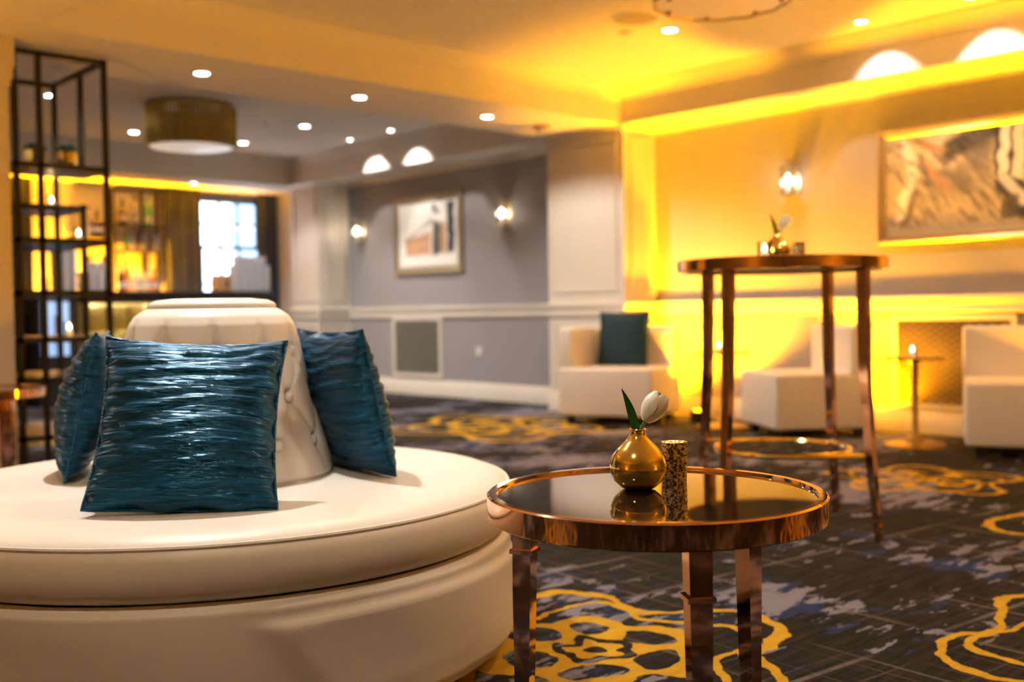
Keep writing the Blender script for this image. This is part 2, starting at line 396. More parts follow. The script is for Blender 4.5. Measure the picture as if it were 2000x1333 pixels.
# picture rail / crown mouldings
def profile_run(name, prof, y0, y1, x=WX, m='trim'):
    """horizontal moulding along Y on a wall facing -X; prof = [(depth, z)...]"""
    mb = MB(); vs = []; n = len(prof)
    for y in (y0, y1):
        for d, z in prof: vs.append((x-d, y, z))
    fs = [(i, i+1, n+i+1, n+i) for i in range(n-1)] + [tuple(range(n)), tuple(range(2*n-1, n-1, -1))]
    mb.add(vs, fs); return struct(name, mb, M[m])
def profile_run_x(name, prof, x0, x1, y, sgn=-1, m='trim'):
    mb = MB(); vs = []; n = len(prof)
    for x in (x0, x1):
        for d, z in prof: vs.append((x, y+sgn*d, z))
    fs = [(i, i+1, n+i+1, n+i) for i in range(n-1)] + [tuple(range(n)), tuple(range(2*n-1, n-1, -1))]
    mb.add(vs, fs); return struct(name, mb, M[m])
rail = [(0, .81), (.012, .81), (.020, .822), (.022, .845), (.016, .86), (.026, .885), (.034, .905), (.034, .925), (.02, .932), (0, .932)]
base = [(0, 0), (.022, 0), (.022, .115), (.016, .125), (.014, .150), (.006, .165), (0, .165)]
crown = [(0, ZB-.055), (.010, ZB-.055), (.014, ZB-.03), (.034, ZB-.012), (.038, ZB), (0, ZB)]
cceil = [(0, ZC-.11), (.012, ZC-.11), (.018, ZC-.075), (.05, ZC-.03), (.075, ZC-.015), (.08, ZC), (0, ZC)]
for i, (a, b_, x) in enumerate(((YB, YN, WX), (YF, 10.17, WX), (YN, YF, PX), (10.17, 10.76, PX), (10.76, YW, WX-.02))):
    profile_run('baseboard_right_%d' % (i+1), base, a, b_, x)
    profile_run('trim_chair_rail_%d' % (i+1), rail, a, b_, x)
    if i < 4: profile_run('trim_wall_crown_%d' % (i+1), crown, a, b_, x)
for i, (y,) in enumerate(((YN,), (10.17,))):
    profile_run_x('baseboard_pier_%d' % (i+1), base, PX-.022, WX, y)
    profile_run_x('trim_pier_rail_%d' % (i+1), rail, PX-.034, WX, y)
    profile_run_x('trim_pier_crown_%d' % (i+1), crown, PX-.038, WX, y)
profile_run('trim_tray_crown_right', cceil, YB, YN, PX, 'ceil')
profile_run('trim_far_crown_right', cceil, YF, YH, PX, 'ceil')
profile_run_x('trim_tray_crown_beam', cceil, XL, PX, YN, -1, 'ceil')
profile_run_x('trim_far_crown_header', cceil, XMIN, PX, YH, -1, 'ceil')
# moulded panel frames on the piers
def panel_x(name, y0, y1, z0, z1, x=PX):
    mb = MB()
    for (a, b_, c, d) in ((y0, y1, z0, z0+.028), (y0, y1, z1-.028, z1), (y0, y0+.028, z0+.028, z1-.028), (y1-.028, y1, z0+.028, z1-.028)):
        mb.box(x-.012, x, a, b_, c, d)
    struct(name, mb, M['trim'])
def panel_y(name, x0, x1, z0, z1, y):
    mb = MB()
    for (a, b_, c, d) in ((x0, x1, z0, z0+.024), (x0, x1, z1-.024, z1), (x0, x0+.024, z0+.024, z1-.024), (x1-.024, x1, z0+.024, z1-.024)):
        mb.box(a, b_, y-.012, y, c, d)
    struct(name, mb, M['trim'])
panel_x('trim_pier_panel_upper', YN+.07, YF-.07, 1.02, 2.27); panel_x('trim_pier_panel_lower', YN+.07, YF-.07, .23, .75)
panel_y('trim_pier_side_panel_upper', PX+.08, WX-.08, 1.02, 2.27, YN); panel_y('trim_pier_side_panel_lower', PX+.08, WX-.08, .23, .75, YN)
panel_x('trim_far_pier_panel_upper', 10.22, 10.71, 1.02, 2.27); panel_x('trim_far_pier_panel_lower', 10.22, 10.71, .23, .75)
panel_y('trim_far_pier_side_panel', PX+.08, WX-.08, 1.02, 2.27, 10.17)

# window
win = MB()
win.box(wx0, wx0+.06, YW-.02, YW+.12, wz0, wz1).box(wx1-.06, wx1, YW-.02, YW+.12, wz0, wz1).box(wx0, wx1, YW-.02, YW+.12, wz1-.06, wz1).box(wx0, wx1, YW-.04, YW+.12, wz0, wz0+.05)
w1 = win.build('window_1', M['winframe']); w1['kind'] = 'structure'
zm = 1.68
for nm, z0, z1, yy in (('upper_sash', zm, wz1-.06, YW+.08), ('lower_sash', wz0+.05, zm+.03, YW+.04)):
    s_ = MB(); x0, x1 = wx0+.06, wx1-.06
    s_.box(x0, x1, yy-.02, yy+.02, z0, z0+.045).box(x0, x1, yy-.02, yy+.02, z1-.035, z1).box(x0, x0+.035, yy-.02, yy+.02, z0, z1).box(x1-.035, x1, yy-.02, yy+.02, z0, z1)
    so = s_.build(nm, M['winframe'], w1)
    nx, nz = 3, 2; ix0, ix1, iz0, iz1 = x0+.035, x1-.035, z0+.045, z1-.035
    for i in range(1, nx): xx = ix0+(ix1-ix0)*i/nx; MB().box(xx-.016, xx+.016, yy-.012, yy+.012, iz0, iz1).build('muntin', M['winframe'], so)
    for j in range(1, nz): zz = iz0+(iz1-iz0)*j/nz; MB().box(ix0, ix1, yy-.011, yy+.011, zz-.014, zz+.014).build('muntin', M['winframe'], so)
    for i in range(nx):
        for j in range(nz):
            a, b_ = ix0+(ix1-ix0)*i/nx, ix0+(ix1-ix0)*(i+1)/nx; c, d = iz0+(iz1-iz0)*j/nz, iz0+(iz1-iz0)*(j+1)/nz
            MB().box(a, b_, yy-.002, yy+.002, c, d).build('pane', M['pane'], so)
# street facade across the road, seen through the panes
bd = thing('building', 'pale stone facade across the street seen through the window panes', 'building', (13.5, 27, -6))
MB().box(-11, 11, 0, 4, 0, 15).build('facade_wall', M['facade'], bd)
MB().box(-11, 11, -.25, 0, 6.15, 6.45).build('cornice', M['facade'], bd)
for i in range(8):
    for j in range(4):
        x = -8.8+i*2.5; z = 1.6+j*3.4
        wo = MB().box(x-.62, x+.62, -.12, .02, z-.1, z+2.0).build('window', M['facade'], bd)
        MB().box(x-.48, x+.48, -.16, -.10, z, z+.88).build('pane', M['facadewin'], wo); MB().box(x-.48, x+.48, -.16, -.10, z+.96, z+1.85).build('pane', M['facadewin'], wo)

# ------------------------------------------------------------------ lamps
def downlight(x, y, z, label, power, size=100, group=None, lens_r=.045, c=NEUT, direction=(0, 0, -1), blend=.35):
    t = thing('downlight', label, 'ceiling light', (x, y, z), 0, group)
    MB().lathe([(lens_r+.022, 0), (lens_r+.022, -.006), (lens_r, -.010), (lens_r-.004, 0)], 24).build('trim_ring', M['chrome'], t)
    MB().lathe([(lens_r, -.0045), (0, -.0045)], 24).build('lens', M['lens'], t)
    if power: light('lamp', 'SPOT', (0, 0, -.03), power, c, t, direction=direction, spot_size=R_(size), spot_blend=blend, shadow_soft_size=.03)
    return t
for i, (x, y) in enumerate(((3.03, 6.06), (4.19, 6.06), (5.36, 6.06))):
    downlight(x, y, ZB, ('round white downlight in the beam soffit closest to the open shelving unit', 'middle one of three round downlights in the beam soffit', 'round white downlight in the beam soffit closest to the smoke detector')[i], 48, 150, 'downlights along the cross beam')
for x, y, lb in ((4.25, 9.93, 'round downlight in the far ceiling on the shelving unit side of the gold drum chandelier'), (5.38, 9.88, 'round downlight in the far ceiling between drum chandelier and window header'),
                 (5.36, 8.66, 'round downlight in the far ceiling between beam and gold drum chandelier'), (3.05, 8.7, 'round downlight in the far ceiling seen through the open shelving unit')):
    downlight(x, y, ZC, lb, 60, 125, 'downlights in the far ceiling')
for x, y, lb in ((6.13, 9.05, 'small accent downlight whose scallop is farthest from the white pier'), (6.13, 8.35, 'small accent downlight over the grey wall nearest the white pier')):
    downlight(x, y, ZC, lb, 26, 68, 'accent downlights along the grey bulkhead', .03, NEUT, (.574, 0, -.819), .12)
for x, lb in ((5.41, 'small round downlight in the window header above the charcoal curtain'), (4.27, 'small round downlight in the window header above the bar bottles')):
    downlight(x, 11.08, ZB, lb, 5, 120, 'downlights under the window header', .04)
downlight(5.35, 4.28, ZC, 'round downlight in the amber lit ceiling beside the round speaker grille', 10, 110, 'downlights in the tray ceiling')
for y, lb in ((3.39, 'small accent downlight in the amber ceiling close to the bulkhead crown'), (2.70, 'accent downlight throwing a scallop on the bulkhead above the large picture')):
    downlight(6.13, y, ZC, lb, 15, 68, 'accent downlights along the amber bulkhead', .035, NEUT, (.574, 0, -.819), .12)
for x, y, z, p in ((1.25, 2.75, ZB, 92), (.3, 1.0, ZB, 30), (2.7, 1.0, ZC, 40), (2.7, 3.6, ZC, 30), (4.3, 1.4, ZC, 30), (.2, 4.4, ZB, 20)):  # settee lamp inferred from its bright seat; the others unseen, added as fill
    downlight(x, y, z, 'round white downlight straight above the round settee' if p > 50 else 'added unseen downlight in the ceiling around the lounge seating', p, 125, 'downlights over the lounge seating', c=(1, .95, .88) if p > 50 else WARM)

def uplight(x, y, label, power, tilt, size=120):
    t = thing('uplight', label, 'uplight', (x, y, 0), 0, 'amber floor uplights')
    MB().box(-.05, .05, -.05, .05, .0, .09).build('housing', M['black'], t)
    MB().lathe([(.043, .09), (.043, .097), (0, .097)], 20).build('lens', mat('amber_led_lens', (1, .5, 0), .4, emit=AMBER, estr=12), t)
    light('lamp', 'SPOT', (0, 0, .11), power, AMBER, t, direction=tilt, spot_size=R_(size), spot_blend=.6, shadow_soft_size=.035)
uplight(6.56, 5.50, 'amber floor uplight in the corner between white pier and amber wall', 560, (.14, .0, 1), 150)
uplight(6.46, 4.92, 'added amber floor uplight between the corner chair and its pedestal table', 430, (.20, -.08, 1), 105)  # extra lamp added to brighten the upper wall behind the chairs
uplight(6.63, 3.66, 'amber floor uplight behind the armless chair beside the wall grille', 370, (.12, .05, 1), 150)
uplight(6.45, 1.30, 'amber floor uplight along the amber wall past the wide picture', 330, (-.28, .22, 1), 140)
uplight(.55, 4.70, 'amber floor uplight behind the settee facing the plain column', 95, (.10, .25, 1), 130)
uplight(-2.9, 1.8, 'added unseen amber floor uplight along the wall opposite the amber wall', 90, (.35, .0, 1), 140)  # unseen lamp added for amber fill and a warmer settee front
uplight(3.2, -2.3, 'added unseen amber floor uplight along the wall opposite the cross beam', 110, (.0, .35, 1), 140)  # also unseen, added for more amber bounce from the back
uplight(4.70, 11.52, 'amber floor uplight behind the bar under the bottle shelves', 900, (-.08, .10, 1), 105)
uplight(4.10, 11.52, 'amber floor uplight behind the bar beside the dark drape', 1000, (.03, .10, 1), 105)

# sconces
def make_sconce(x, y, z, label, power=1.1):
    t = thing('wall_sconce', label, 'wall lamp', (x, y, z), 0, 'crystal wall sconces')
    # local -x points into the room
    MB().box(-.012, 0, -.065, .065, -.115, .115).build('backplate', M['silver'], t)
    MB().lathe([(0, .10), (.055, .10), (.055, .112), (0, .112)], 20, (-.07, 0, 0)).build('top_cap', M['nickel'], t)
    MB().lathe([(0, -.112), (.055, -.112), (.055, -.10), (0, -.10)], 20, (-.07, 0, 0)).build('bottom_cap', M['nickel'], t)
    for s in (-1, 1): MB().prism((-.07, s*.05, -.105), (-.07, s*.05, .105), .009, .009).build('side_bar', M['nickel'], t)
    MB().lathe([(.050, -.10), (.050, .10)], 24, (-.07, 0, 0)).build('glass_shade', M['shield'], t)
    MB().tube([(-.07, 0, -.10), (-.07, 0, -.045)], .013).build('candle_sleeve', M['chrome'], t)
    MB().lathe([(0, -.045), (.014, -.035), (.022, -.005), (.018, .02), (.006, .045), (0, .05)], 16, (-.07, 0, 0)).build('bulb', M['bulb'], t)
    light('lamp', 'POINT', (-.11, 0, .0), power, WARM, t, shadow_soft_size=.03)
make_sconce(WX, 9.91, 1.80, 'lit crystal wall sconce between the far pier and the framed sketch')
make_sconce(WX, 7.48, 1.81, 'lit crystal wall sconce between the framed sketch and the white panelled pier')
make_sconce(WX, 4.34, 1.80, 'lit crystal wall sconce on the amber wall beside the wide abstract picture')

# drum chandelier
dc = thing('drum_chandelier', 'gold beaded drum chandelier on the far ceiling', 'chandelier', (4.10, 8.42, ZC))
MB().lathe([(.12, 0), (.12, -.02), (0, -.02)], 24).build('ceiling_plate', M['brass'], dc)
MB().lathe([(.350, 0), (.356, 0), (.356, -.03), (.350, -.03), (.350, 0)], 48).build('top_hoop', M['brass'], dc)
MB().lathe([(.350, -.34), (.356, -.34), (.356, -.36), (.350, -.36), (.350, -.34)], 48).build('bottom_hoop', M['brass'], dc)
for i in range(72):
    a = 2*math.pi*i/72; rr = .352+.012*math.sin(a*9)
    x, y = rr*math.cos(a), rr*math.sin(a)
    if i == 0:
        me = MB().lathe([(.0, -.02)]+[((.0165 if j % 2 else .010), -.02-.0195*j) for j in range(1, 18)]+[(0, -.36)], 8).mesh('bead_strand')
    o = obj('bead_strand', me, M['beads'], dc); o.location = (x, y, 0)
MB().lathe([(.345, -.352), (.20, -.375), (0, -.385)], 40).build('diffuser', M['diffuser'], dc)
# scalloped flush lamp on the tray ceiling
c2 = onfloor(1385, 40, 2.45); dirv = Vector((cf.x, cf.y, 0)).normalized(); cc = c2-dirv*.36
fc = thing('flush_chandelier', 'scalloped flush shell chandelier on the amber lit ceiling', 'chandelier', (cc.x, cc.y, ZC))
MB().lathe([(.15, 0), (.15, -.03), (0, -.03)], 24).build('ceiling_plate', M['brass'], fc)
def scal(u, v):
    a = 2*math.pi*u; rr = (.33+.018*abs(math.sin(a*7)))*(1 if v < .5 else 1-(v-.5)*2); z = -.02-min(v, .5)*2*(.18) - (0 if v < .5 else .012*(v-.5)*2)
    return (rr*math.cos(a), rr*math.sin(a), z)
MB().grid(scal, 140, 10, True).build('shell_shade', M['capiz'], fc)
MB().tube([((.335+.018*abs(math.sin(2*math.pi*i/140*7)))*math.cos(2*math.pi*i/140), (.335+.018*abs(math.sin(2*math.pi*i/140*7)))*math.sin(2*math.pi*i/140), -.20) for i in range(140)], .010, 6, True).build('rim', M['brass'], fc)
for k in range(7):
    a = math.pi*2*k/7; MB().sphere((.30*math.cos(a), .30*math.sin(a), -.208), .016, 10, 8).build('finial', M['brass'], fc)
# ceiling fittings
t = thing('ceiling_speaker', 'round fabric speaker grille set in the amber lit ceiling', 'speaker', (4.98, 4.25, ZC))
MB().lathe([(.15, 0), (.15, -.008), (.137, -.010), (.137, -.004)], 32).build('rim', M['chrome'], t); MB().lathe([(.137, -.006), (0, -.008)], 32).build('grille', M['speaker'], t)
t = thing('ceiling_sensor', 'small square sensor next to the round speaker grille', 'sensor', (5.18, 4.50, ZC))
MB().box(-.035, .035, -.035, .035, -.012, 0).build('base', M['chrome'], t); MB().lathe([(.024, -.012), (.020, -.024), (0, -.026)], 16).build('dome', M['chrome'], t)
t = thing('smoke_detector', 'round smoke detector under the cross beam near the pier', 'smoke detector', (6.0, 6.13, ZB))
MB().lathe([(.075, 0), (.075, -.012), (.055, -.016), (.05, -.012)], 24).build('mount_ring', mat('tan_plastic', (.40, .22, .12), .5, var=.05), t); MB().lathe([(.05, -.012), (.045, -.04), (.025, -.055), (0, -.058)], 24).build('sensor_dome', M['chrome'], t)
t = thing('ceiling_sprinkler', 'small recessed sprinkler head in the far ceiling', 'sprinkler', (5.0, 8.75, ZC))
MB().lathe([(.03, 0), (.03, -.005), (.012, -.007), (.012, -.03), (.02, -.032), (0, -.034)], 16).build('head', M['nickel'], t)

# ------------------------------------------------------------------ round settee
SC = (1.262, 2.495)
ZS = .45; RS = .775
so = thing('round_settee', 'large round white leather settee with tufted cone back', 'settee', (*SC, 0))
cush = [(0, ZS+.008), (.30, ZS+.008), (.60, ZS+.004), (.70, ZS), (.735, ZS-.006), (.758, ZS-.018), (.762, ZS-.024), (.768, ZS-.028), (.775, ZS-.045), (.776, ZS-.075), (.772, ZS-.105), (.760, ZS-.122), (.735, ZS-.132), (0, ZS-.132)]
KS = .978
cush = [(r*KS, z) for r, z in cush]
MB().lathe(cush, 128).build('seat_cushion', M['leather'], so, 60)
MB().tube([(.763*KS*math.cos(2*math.pi*i/128), .763*KS*math.sin(2*math.pi*i/128), ZS-.021) for i in range(128)], .0045, 6, True).build('piping', M['leather'], so)
azc = math.atan2(-SC[1], -SC[0])             # direction from settee to viewer side
def skirt(u, v):
    a = 2*math.pi*u
    prof = [(.742, .318), (.758, .314), (.767, .300), (.768, .26), (.767, .20), (.766, .12), (.762, .075), (.745, .05), (.71, .04), (.0, .04)]
    x = v*(len(prof)-1); i = min(int(x), len(prof)-2); f = x-i
    r = KS*(prof[i][0]*(1-f)+prof[i+1][0]*f); z = prof[i][1]*(1-f)+prof[i+1][1]*f
    da = (a-azc+math.pi) % (2*math.pi)-math.pi      # angle from the viewer side, + is right-hand
    # overlapping leather panel on one side with a slanted edge, and slack
    edge = .06+(.30-z)*.9
    s = max(0, min(1, (da-edge)/.05)); s = s*s*(3-2*s)
    top = .275+.012*math.sin(da*3); s *= max(0, min(1, (top-z)/.018)) if z > .2 else 1
    wob = .004*math.sin(a*3+1)+.003*math.sin(a*7+z*20)+.0025*math.sin(a*11-z*9)
    if r > .6: r = r + s*.012 + wob*.7
    return (r*math.cos(a), r*math.sin(a), z)
MB().grid(skirt, 200, 54, True).build('skirt', M['leather'], so, 60)
MB().lathe([(.66, .04), (.66, 0), (0, 0)], 48).build('plinth', M['black'], so)
# cone back
btn = []
for row, (t_, off) in enumerate(((.26, 0), (.52, .5), (.78, 0))):
    for k in range(11): btn.append((2*math.pi*(k+off)/11+.25, t_))
def cone_r(t_):   # t 0 top .. 1 bottom
    pts = [(0, .150), (.015, .168), (.05, .190), (.10, .204), (.2, .219), (.35, .233), (.5, .247), (.65, .262), (.8, .280), (.92, .293), (.97, .295), (1, .288)]
    for (a, ra), (b_, rb) in zip(pts, pts[1:]):
        if a <= t_ <= b_: return ra+(rb-ra)*(t_-a)/(b_-a)
    return pts[-1][1]
ZT = .884; ZB0 = ZS+.004
def cone(u, v):
    a = 2*math.pi*u; r = cone_r(v); z = ZT+(ZB0-ZT)*v
    d = 0
    for (ba, bt) in btn:
        da = (a-ba+math.pi) % (2*math.pi)-math.pi
        dx, dz = da*r, (v-bt)*(ZT-ZB0); q = (dx*dx+dz*dz)
        d += .020*math.exp(-q/(.022**2)) + .005*math.exp(-q/(.06**2))
    # pleats running up from the first row and diagonal creases
    for k in range(11):
        da = (a-(2*math.pi*k/11+.25)+math.pi) % (2*math.pi)-math.pi
        if v < .27: d += .008*math.exp(-((da*r)/.010)**2)*max(0, min(1, (v-.06)/.12))
        if v > .77: d += .006*math.exp(-((da*r)/.012)**2)*max(0, min(1, (.97-v)/.15))
    for (r0, o0, r1) in ((.26, 0, .52), (.52, .5, .78)):
        if r0 <= v <= r1:
            f = (v-r0)/(r1-r0)
            for s_ in (-1, 1):
                ph = (a-.25)/(2*math.pi/11)-o0-s_*.5*f
                dd = (ph-round(ph))*(2*math.pi/11)*r
                d += .006*math.exp(-(dd/.011)**2)
    r -= d
    return (r*math.cos(a), r*math.sin(a), z)
MB().grid(cone, 330, 90, True).build('backrest', M['leather'], so, 70)
MB().lathe([(0, .907), (.10, .906), (.138, .902), (.154, .895), (.159, .888), (.158, .880), (.145, .876), (0, .876)], 64).build('backrest_cap', M['leather'], so, 60)
for (ba, bt) in btn:
    r = cone_r(bt)-.016; z = ZT+(ZB0-ZT)*bt
    if btn.index((ba, bt)) == 0: bme = MB().sphere((0, 0, 0), .0135, 12, 8, .55, 1, 1).mesh('button')
    o = obj('button', bme, M['leather'], so); o.location = (r*math.cos(ba), r*math.sin(ba), z); o.rotation_euler = (0, 0, ba)

# ------------------------------------------------------------------ throw pillows
def pillow_mesh(w, h, th, seed, pinch=.10, flange=.0):
    rnd = random.Random(seed); ph = [rnd.uniform(0, 6.28) for _ in range(12)]
    mb = MB(); N_ = 56
    def P(side):
        def fn(u, v):
            x, z = u*2-1, v*2-1
            t_ = (max(0, 1-x**2)*max(0, 1-z**2))**.42
            k = 1-pinch*(1-x*x*0)*0
            sx = 1-pinch*(1-abs(z)**2.2); sz = 1-pinch*(.75 if z > 0 else .0)*(1-abs(x)**2.6); sx = 1-(1-sx)*.7
            y = side*th*.5*t_*(1+.12*math.sin(2.1*x+ph[0])*math.sin(2.4*z+ph[1]))
            # crinkle pleats across
            wv = math.sin(z*46+2.2*math.sin(x*2.3+ph[2])+1.5*math.sin(x*5+z*3+ph[3]))*.0024 + math.sin(z*27+3*math.sin(x*1.7+ph[4]))*.0018
            y += side*wv*min(1, t_*3)
            xx = x*w/2*sx + .004*math.sin(z*19+ph[5])*abs(x)**6; zz = (z*h/2)*sz + .004*math.sin(x*9+ph[6])*abs(z)**8
            return (xx, y, zz+h/2)
        return fn
    mb.grid(P(-1), N_, N_); mb.grid(P(1), N_, N_)
    return mb.mesh('cover', 80)
def pillow(label, w, h, th, seed, base, face, lean, roll=0., group=None, pinch=.07, m='teal'):
    """base = point under bottom edge centre; face = horizontal direction the front looks; lean backwards (rad)"""
    t = thing('throw_pillow', label, 'pillow', base, 0, group)
    o = obj('cover', pillow_mesh(w, h, th, seed, pinch), M[m], t)
    f = Vector((face[0], face[1], 0)).normalized(); rz = math.atan2(f.y, f.x)+math.pi/2   # local -y -> face
    o.rotation_euler = (Matrix.Rotation(rz, 3, 'Z') @ Matrix.Rotation(-lean, 3, 'X') @ Matrix.Rotation(roll, 3, 'Y')).to_euler()
    # seam welt round the edge
    n = 160; pts = []
    for i in range(n):
        q = i/n*4; s = int(q); f_ = (q-s)*2-1
        x, z = ((f_, -1), (1, f_), (-f_, 1), (-1, -f_))[s]
        sx = 1-pinch*(1-abs(z)**2.2); sz = 1-pinch*(.75 if z > 0 else .0)*(1-abs(x)**2.6); sx = 1-(1-sx)*.7
        pts.append((x*w/2*sx, 0, z*h/2*sz+h/2))
    wl = MB().tube(pts, .004, 6, True).build('welt', M[m], o)
    return t
pb = onfloor(353, 1003, ZS+.006)
vdir = Vector((-pb.x, -pb.y, 0)).normalized()
fd = vdir-cr0*.14
pillow('crinkled teal satin pillow lying against the front of the settee cone', .390, .398, .13, 3, (pb.x, pb.y, ZS+.012), (fd.x, fd.y), R_(29), R_(2.8), group='teal satin pillows on the settee', pinch=.115)
p2 = onfloor(165, 930, ZS+.006)
pillow('crinkled teal satin pillow on the settee side facing the open shelving unit', .37, .37, .13, 5, (p2.x-.01, p2.y+.05, ZS+.012), (-.92, .45), .22, group='teal satin pillows on the settee')
p3 = onfloor(705, 918, ZS+.006)
pillow('crinkled teal satin pillow on the settee side facing the grey wall', .37, .37, .13, 9, (p3.x, p3.y, ZS+.012), (.93, -.12), .23, group='teal satin pillows on the settee')

# ------------------------------------------------------------------ cocktail tables
def make_table(name, label, cat, loc, rz, R, H, legs, foot_r, group=None, leg_w=.039, rim_h=.046):
    t = thing(name, label, cat, loc, rz, group)
    MB().lathe([(R-.020, H-.010), (R-.017, H), (R-.004, H), (R, H-.003), (R, H-rim_h+.003), (R-.004, H-rim_h), (R-.02, H-rim_h), (R-.02, H-.010)], 96).build('rim', M['copper'], t)
    MB().lathe([(0, H-.006), (R-.018, H-.006), (R-.018, H-.016), (0, H-.016)], 96).build('glass_top', M['dkglass'], t)
    MB().lathe([(0, H-rim_h+.006), (R-.02, H-rim_h+.006), (R-.02, H-rim_h+.010), (0, H-rim_h+.010)], 64).build('underside_panel', M['black'], t)
    for k in range(legs):
        a = 2*math.pi*k/legs
        rt = R-.052; d = Vector((math.cos(a), math.sin(a), 0))
        lg = MB()
        zs = [H-rim_h+.004, H*.62, H*.3, 0]; rr = [rt, rt+.004, rt+(foot_r-rt)*.45, foot_r]; ww = [leg_w, leg_w*.92, leg_w*.8, leg_w*.62]
        for i in range(3): lg.prism(d*rr[i]+Vector((0, 0, zs[i])), d*rr[i+1]+Vector((0, 0, zs[i+1])), ww[i], ww[i+1], d)
        lo = lg.build('leg', M['copper'], t)
        zc = H*.755; c = d*(rt+.002); lw = leg_w*.5+.004
        MB().prism(c+Vector((0, 0, zc-.004)), c+Vector((0, 0, zc+.004)), leg_w+.008, leg_w+.008, d).build('collar', M['copper'], lo)
    return t
CT = (1.495, 1.243); HT = .53
fdir = math.atan2(-CT[1], -CT[0])
ct = make_table('cocktail_table', 'low round copper table with black glass top beside the white settee', 'table', (*CT, 0), fdir+R_(15), .308, HT, 3, .27, 'round copper cocktail tables')
lt = dup(ct, (1.555, 5.53, 0), fdir+R_(60), 'low round copper table in front of the plain column', 'round copper cocktail tables')
# tall bar table
bt = make_table('bar_table', 'tall copper bar table with black glass top and ring footrest', 'table', (0, 0, 0), 0, .400, 1.05, 4, .405, leg_w=.037)
BC = cr0*1.055 + Vector((cf.x, cf.y, 0)).normalized()*4.13
bt.location = (BC.x, BC.y, 0); bt.rotation_euler = (0, 0, AZ-R_(45)-R_(2))
ring = [(.255*math.cos(2*math.pi*i/72), .255*math.sin(2*math.pi*i/72), .31) for i in range(72)]
MB().tube(ring, .011, 8, True).build('footrest_ring', M['gold'], bt)
for k in range(4):
    a = 2*math.pi*k/4; pts = []
    for i in range(9):
        f = i/8; aa = a-.75*(1-f)**1.5; rr = .255+(.37-.255)*f**1.3; pts.append((rr*math.cos(aa), rr*math.sin(aa), .31))
    MB().tube(pts, .010, 8).build('footrest_arm', M['gold'], bt)

# ------------------------------------------------------------------ vases, tulips, votives
def vase(loc, s, label):
    t = thing('bud_vase', label, 'vase', loc, 0, 'round gold bud vases')
    prof = [(0, 0), (.022, 0), (.030, .003), (.043, .016), (.050, .033), (.051, .046), (.047, .062), (.036, .077), (.024, .089), (.0165, .098), (.0140, .106), (.0148, .112), (.0125, .112), (.012, .104), (.012, .096)]
    MB().lathe([(r*s*(1.06 if z < .1 else 1), z*s) for r, z in prof], 48).build('body', M['gold'], t, 60)
    MB().tube([(.0145*s*math.cos(2*math.pi*i/32), .0145*s*math.sin(2*math.pi*i/32), .112*s) for i in range(32)], .0016*s, 6, True).build('lip', M['gold'], t)
    return t
def tulip(loc, s, label, right, leaf=True):
    """right = world direction of picture right so the bloom leans that way"""
    t = thing('tulip', label, 'flower', loc, 0, 'white tulips in gold vases')
    r = Vector(right).normalized(); up = Vector((0, 0, 1)); tw = r.cross(up)
    def Q(a, b_, c=0.): return r*a*s+up*b_*s+tw*c*s
    path = [Q(0, -.075), Q(.002, -.03), Q(.004, .0), Q(.010, .014), Q(.016, .024)]
    MB().tube(path, .0036*s, 8).build('stem', M['stem'], t)
    ax = (r*.55+up*.9).normalized(); side = ax.cross(tw).normalized(); c0 = Q(.0155, .022)
    for k in range(6):
        a = math.pi*2*k/6+.4; inner = k % 2; rr = .0255*s*(1 if not inner else .93)
        o1 = (side*math.cos(a)+tw*math.sin(a)); o2 = ax.cross(o1)
        def fn(u, v, o1=o1, o2=o2, rr=rr):
            hgt = .068*s*v; prof = math.sin(math.pi*min(1, (v*.80+.04)))**.62; wid = 1.0*(math.sin(math.pi*(v*.93+.045)))**.55
            aa = (u-.5)*2*wid
            rad = rr*prof
            return c0+ax*hgt*(1-.05*abs(u-.5)*2)+(o1*math.cos(aa)+o2*math.sin(aa))*rad
        MB().grid(fn, 10, 16).build('petal', M['petal'], t, 80)
    if leaf:
        def lf(u, v):
            p = Q(-.002, -.01)*(1-v)**2+Q(-.010, .05)*2*v*(1-v)+Q(-.033, .092)*v*v
            w = .0125*s*math.sin(math.pi*min(1, (v*.86+.14)))**.8*(1.0-.35*v)
            x = (u-.5)*2
            return p+r*x*w*.95+up*(-.3*x*w)+tw*(x*x*.006*s-.004*s)
        MB().grid(lf, 8, 24).build('leaf', M['leaf'], t, 80)
    return t
def votive(loc, label, r=.026, h=.077, group='lit votive candles', merc=True, fl=True):
    t = thing('votive_candle', label, 'candle', loc, 0, group)
    MB().lathe([(0, 0), (r*.9, 0), (r*.93, .004), (r, h), (r-.002, h), (r*.93-.003, .006), (0, .006)], 32).build('holder', M['mercury'] if merc else M['shield'], t)
    MB().lathe([(0, .006), (r*.8, .006), (r*.8, h*.45), (0, h*.45)], 20).build('wax', M['wax'], t)
    if fl: MB().lathe([(0, h*.45), (r*.28, h*.55), (r*.30, h*.65), (r*.12, h*.82), (0, h*.92)], 12).build('flame', M['flame'], t)
    return t
vp = onfloor(1247, 955, HT-.006)
vase((vp.x, vp.y, HT-.006), 1.0, 'round gold bud vase on the low cocktail table')
tulip((vp.x, vp.y, HT-.006+.106), .92, 'white tulip bloom with long green leaf in the vase on the low table', (cr0.x, cr0.y, 0))
q = onfloor(1317, 942, HT-.006)
votive((q.x, q.y, HT-.006), 'mercury glass votive behind the gold vase on the low table', .0262, .079)
zt = 1.05-.006
vb_ = BC+cr0*(-.008)+Vector((cf.x, cf.y, 0)).normalized()*.02
vase((vb_.x, vb_.y, zt), 1.0, 'round gold bud vase standing on the tall bar table')
tulip((vb_.x, vb_.y, zt+.106), .90, 'white tulip in the vase standing on the tall bar table', (cr0.x, cr0.y, 0))
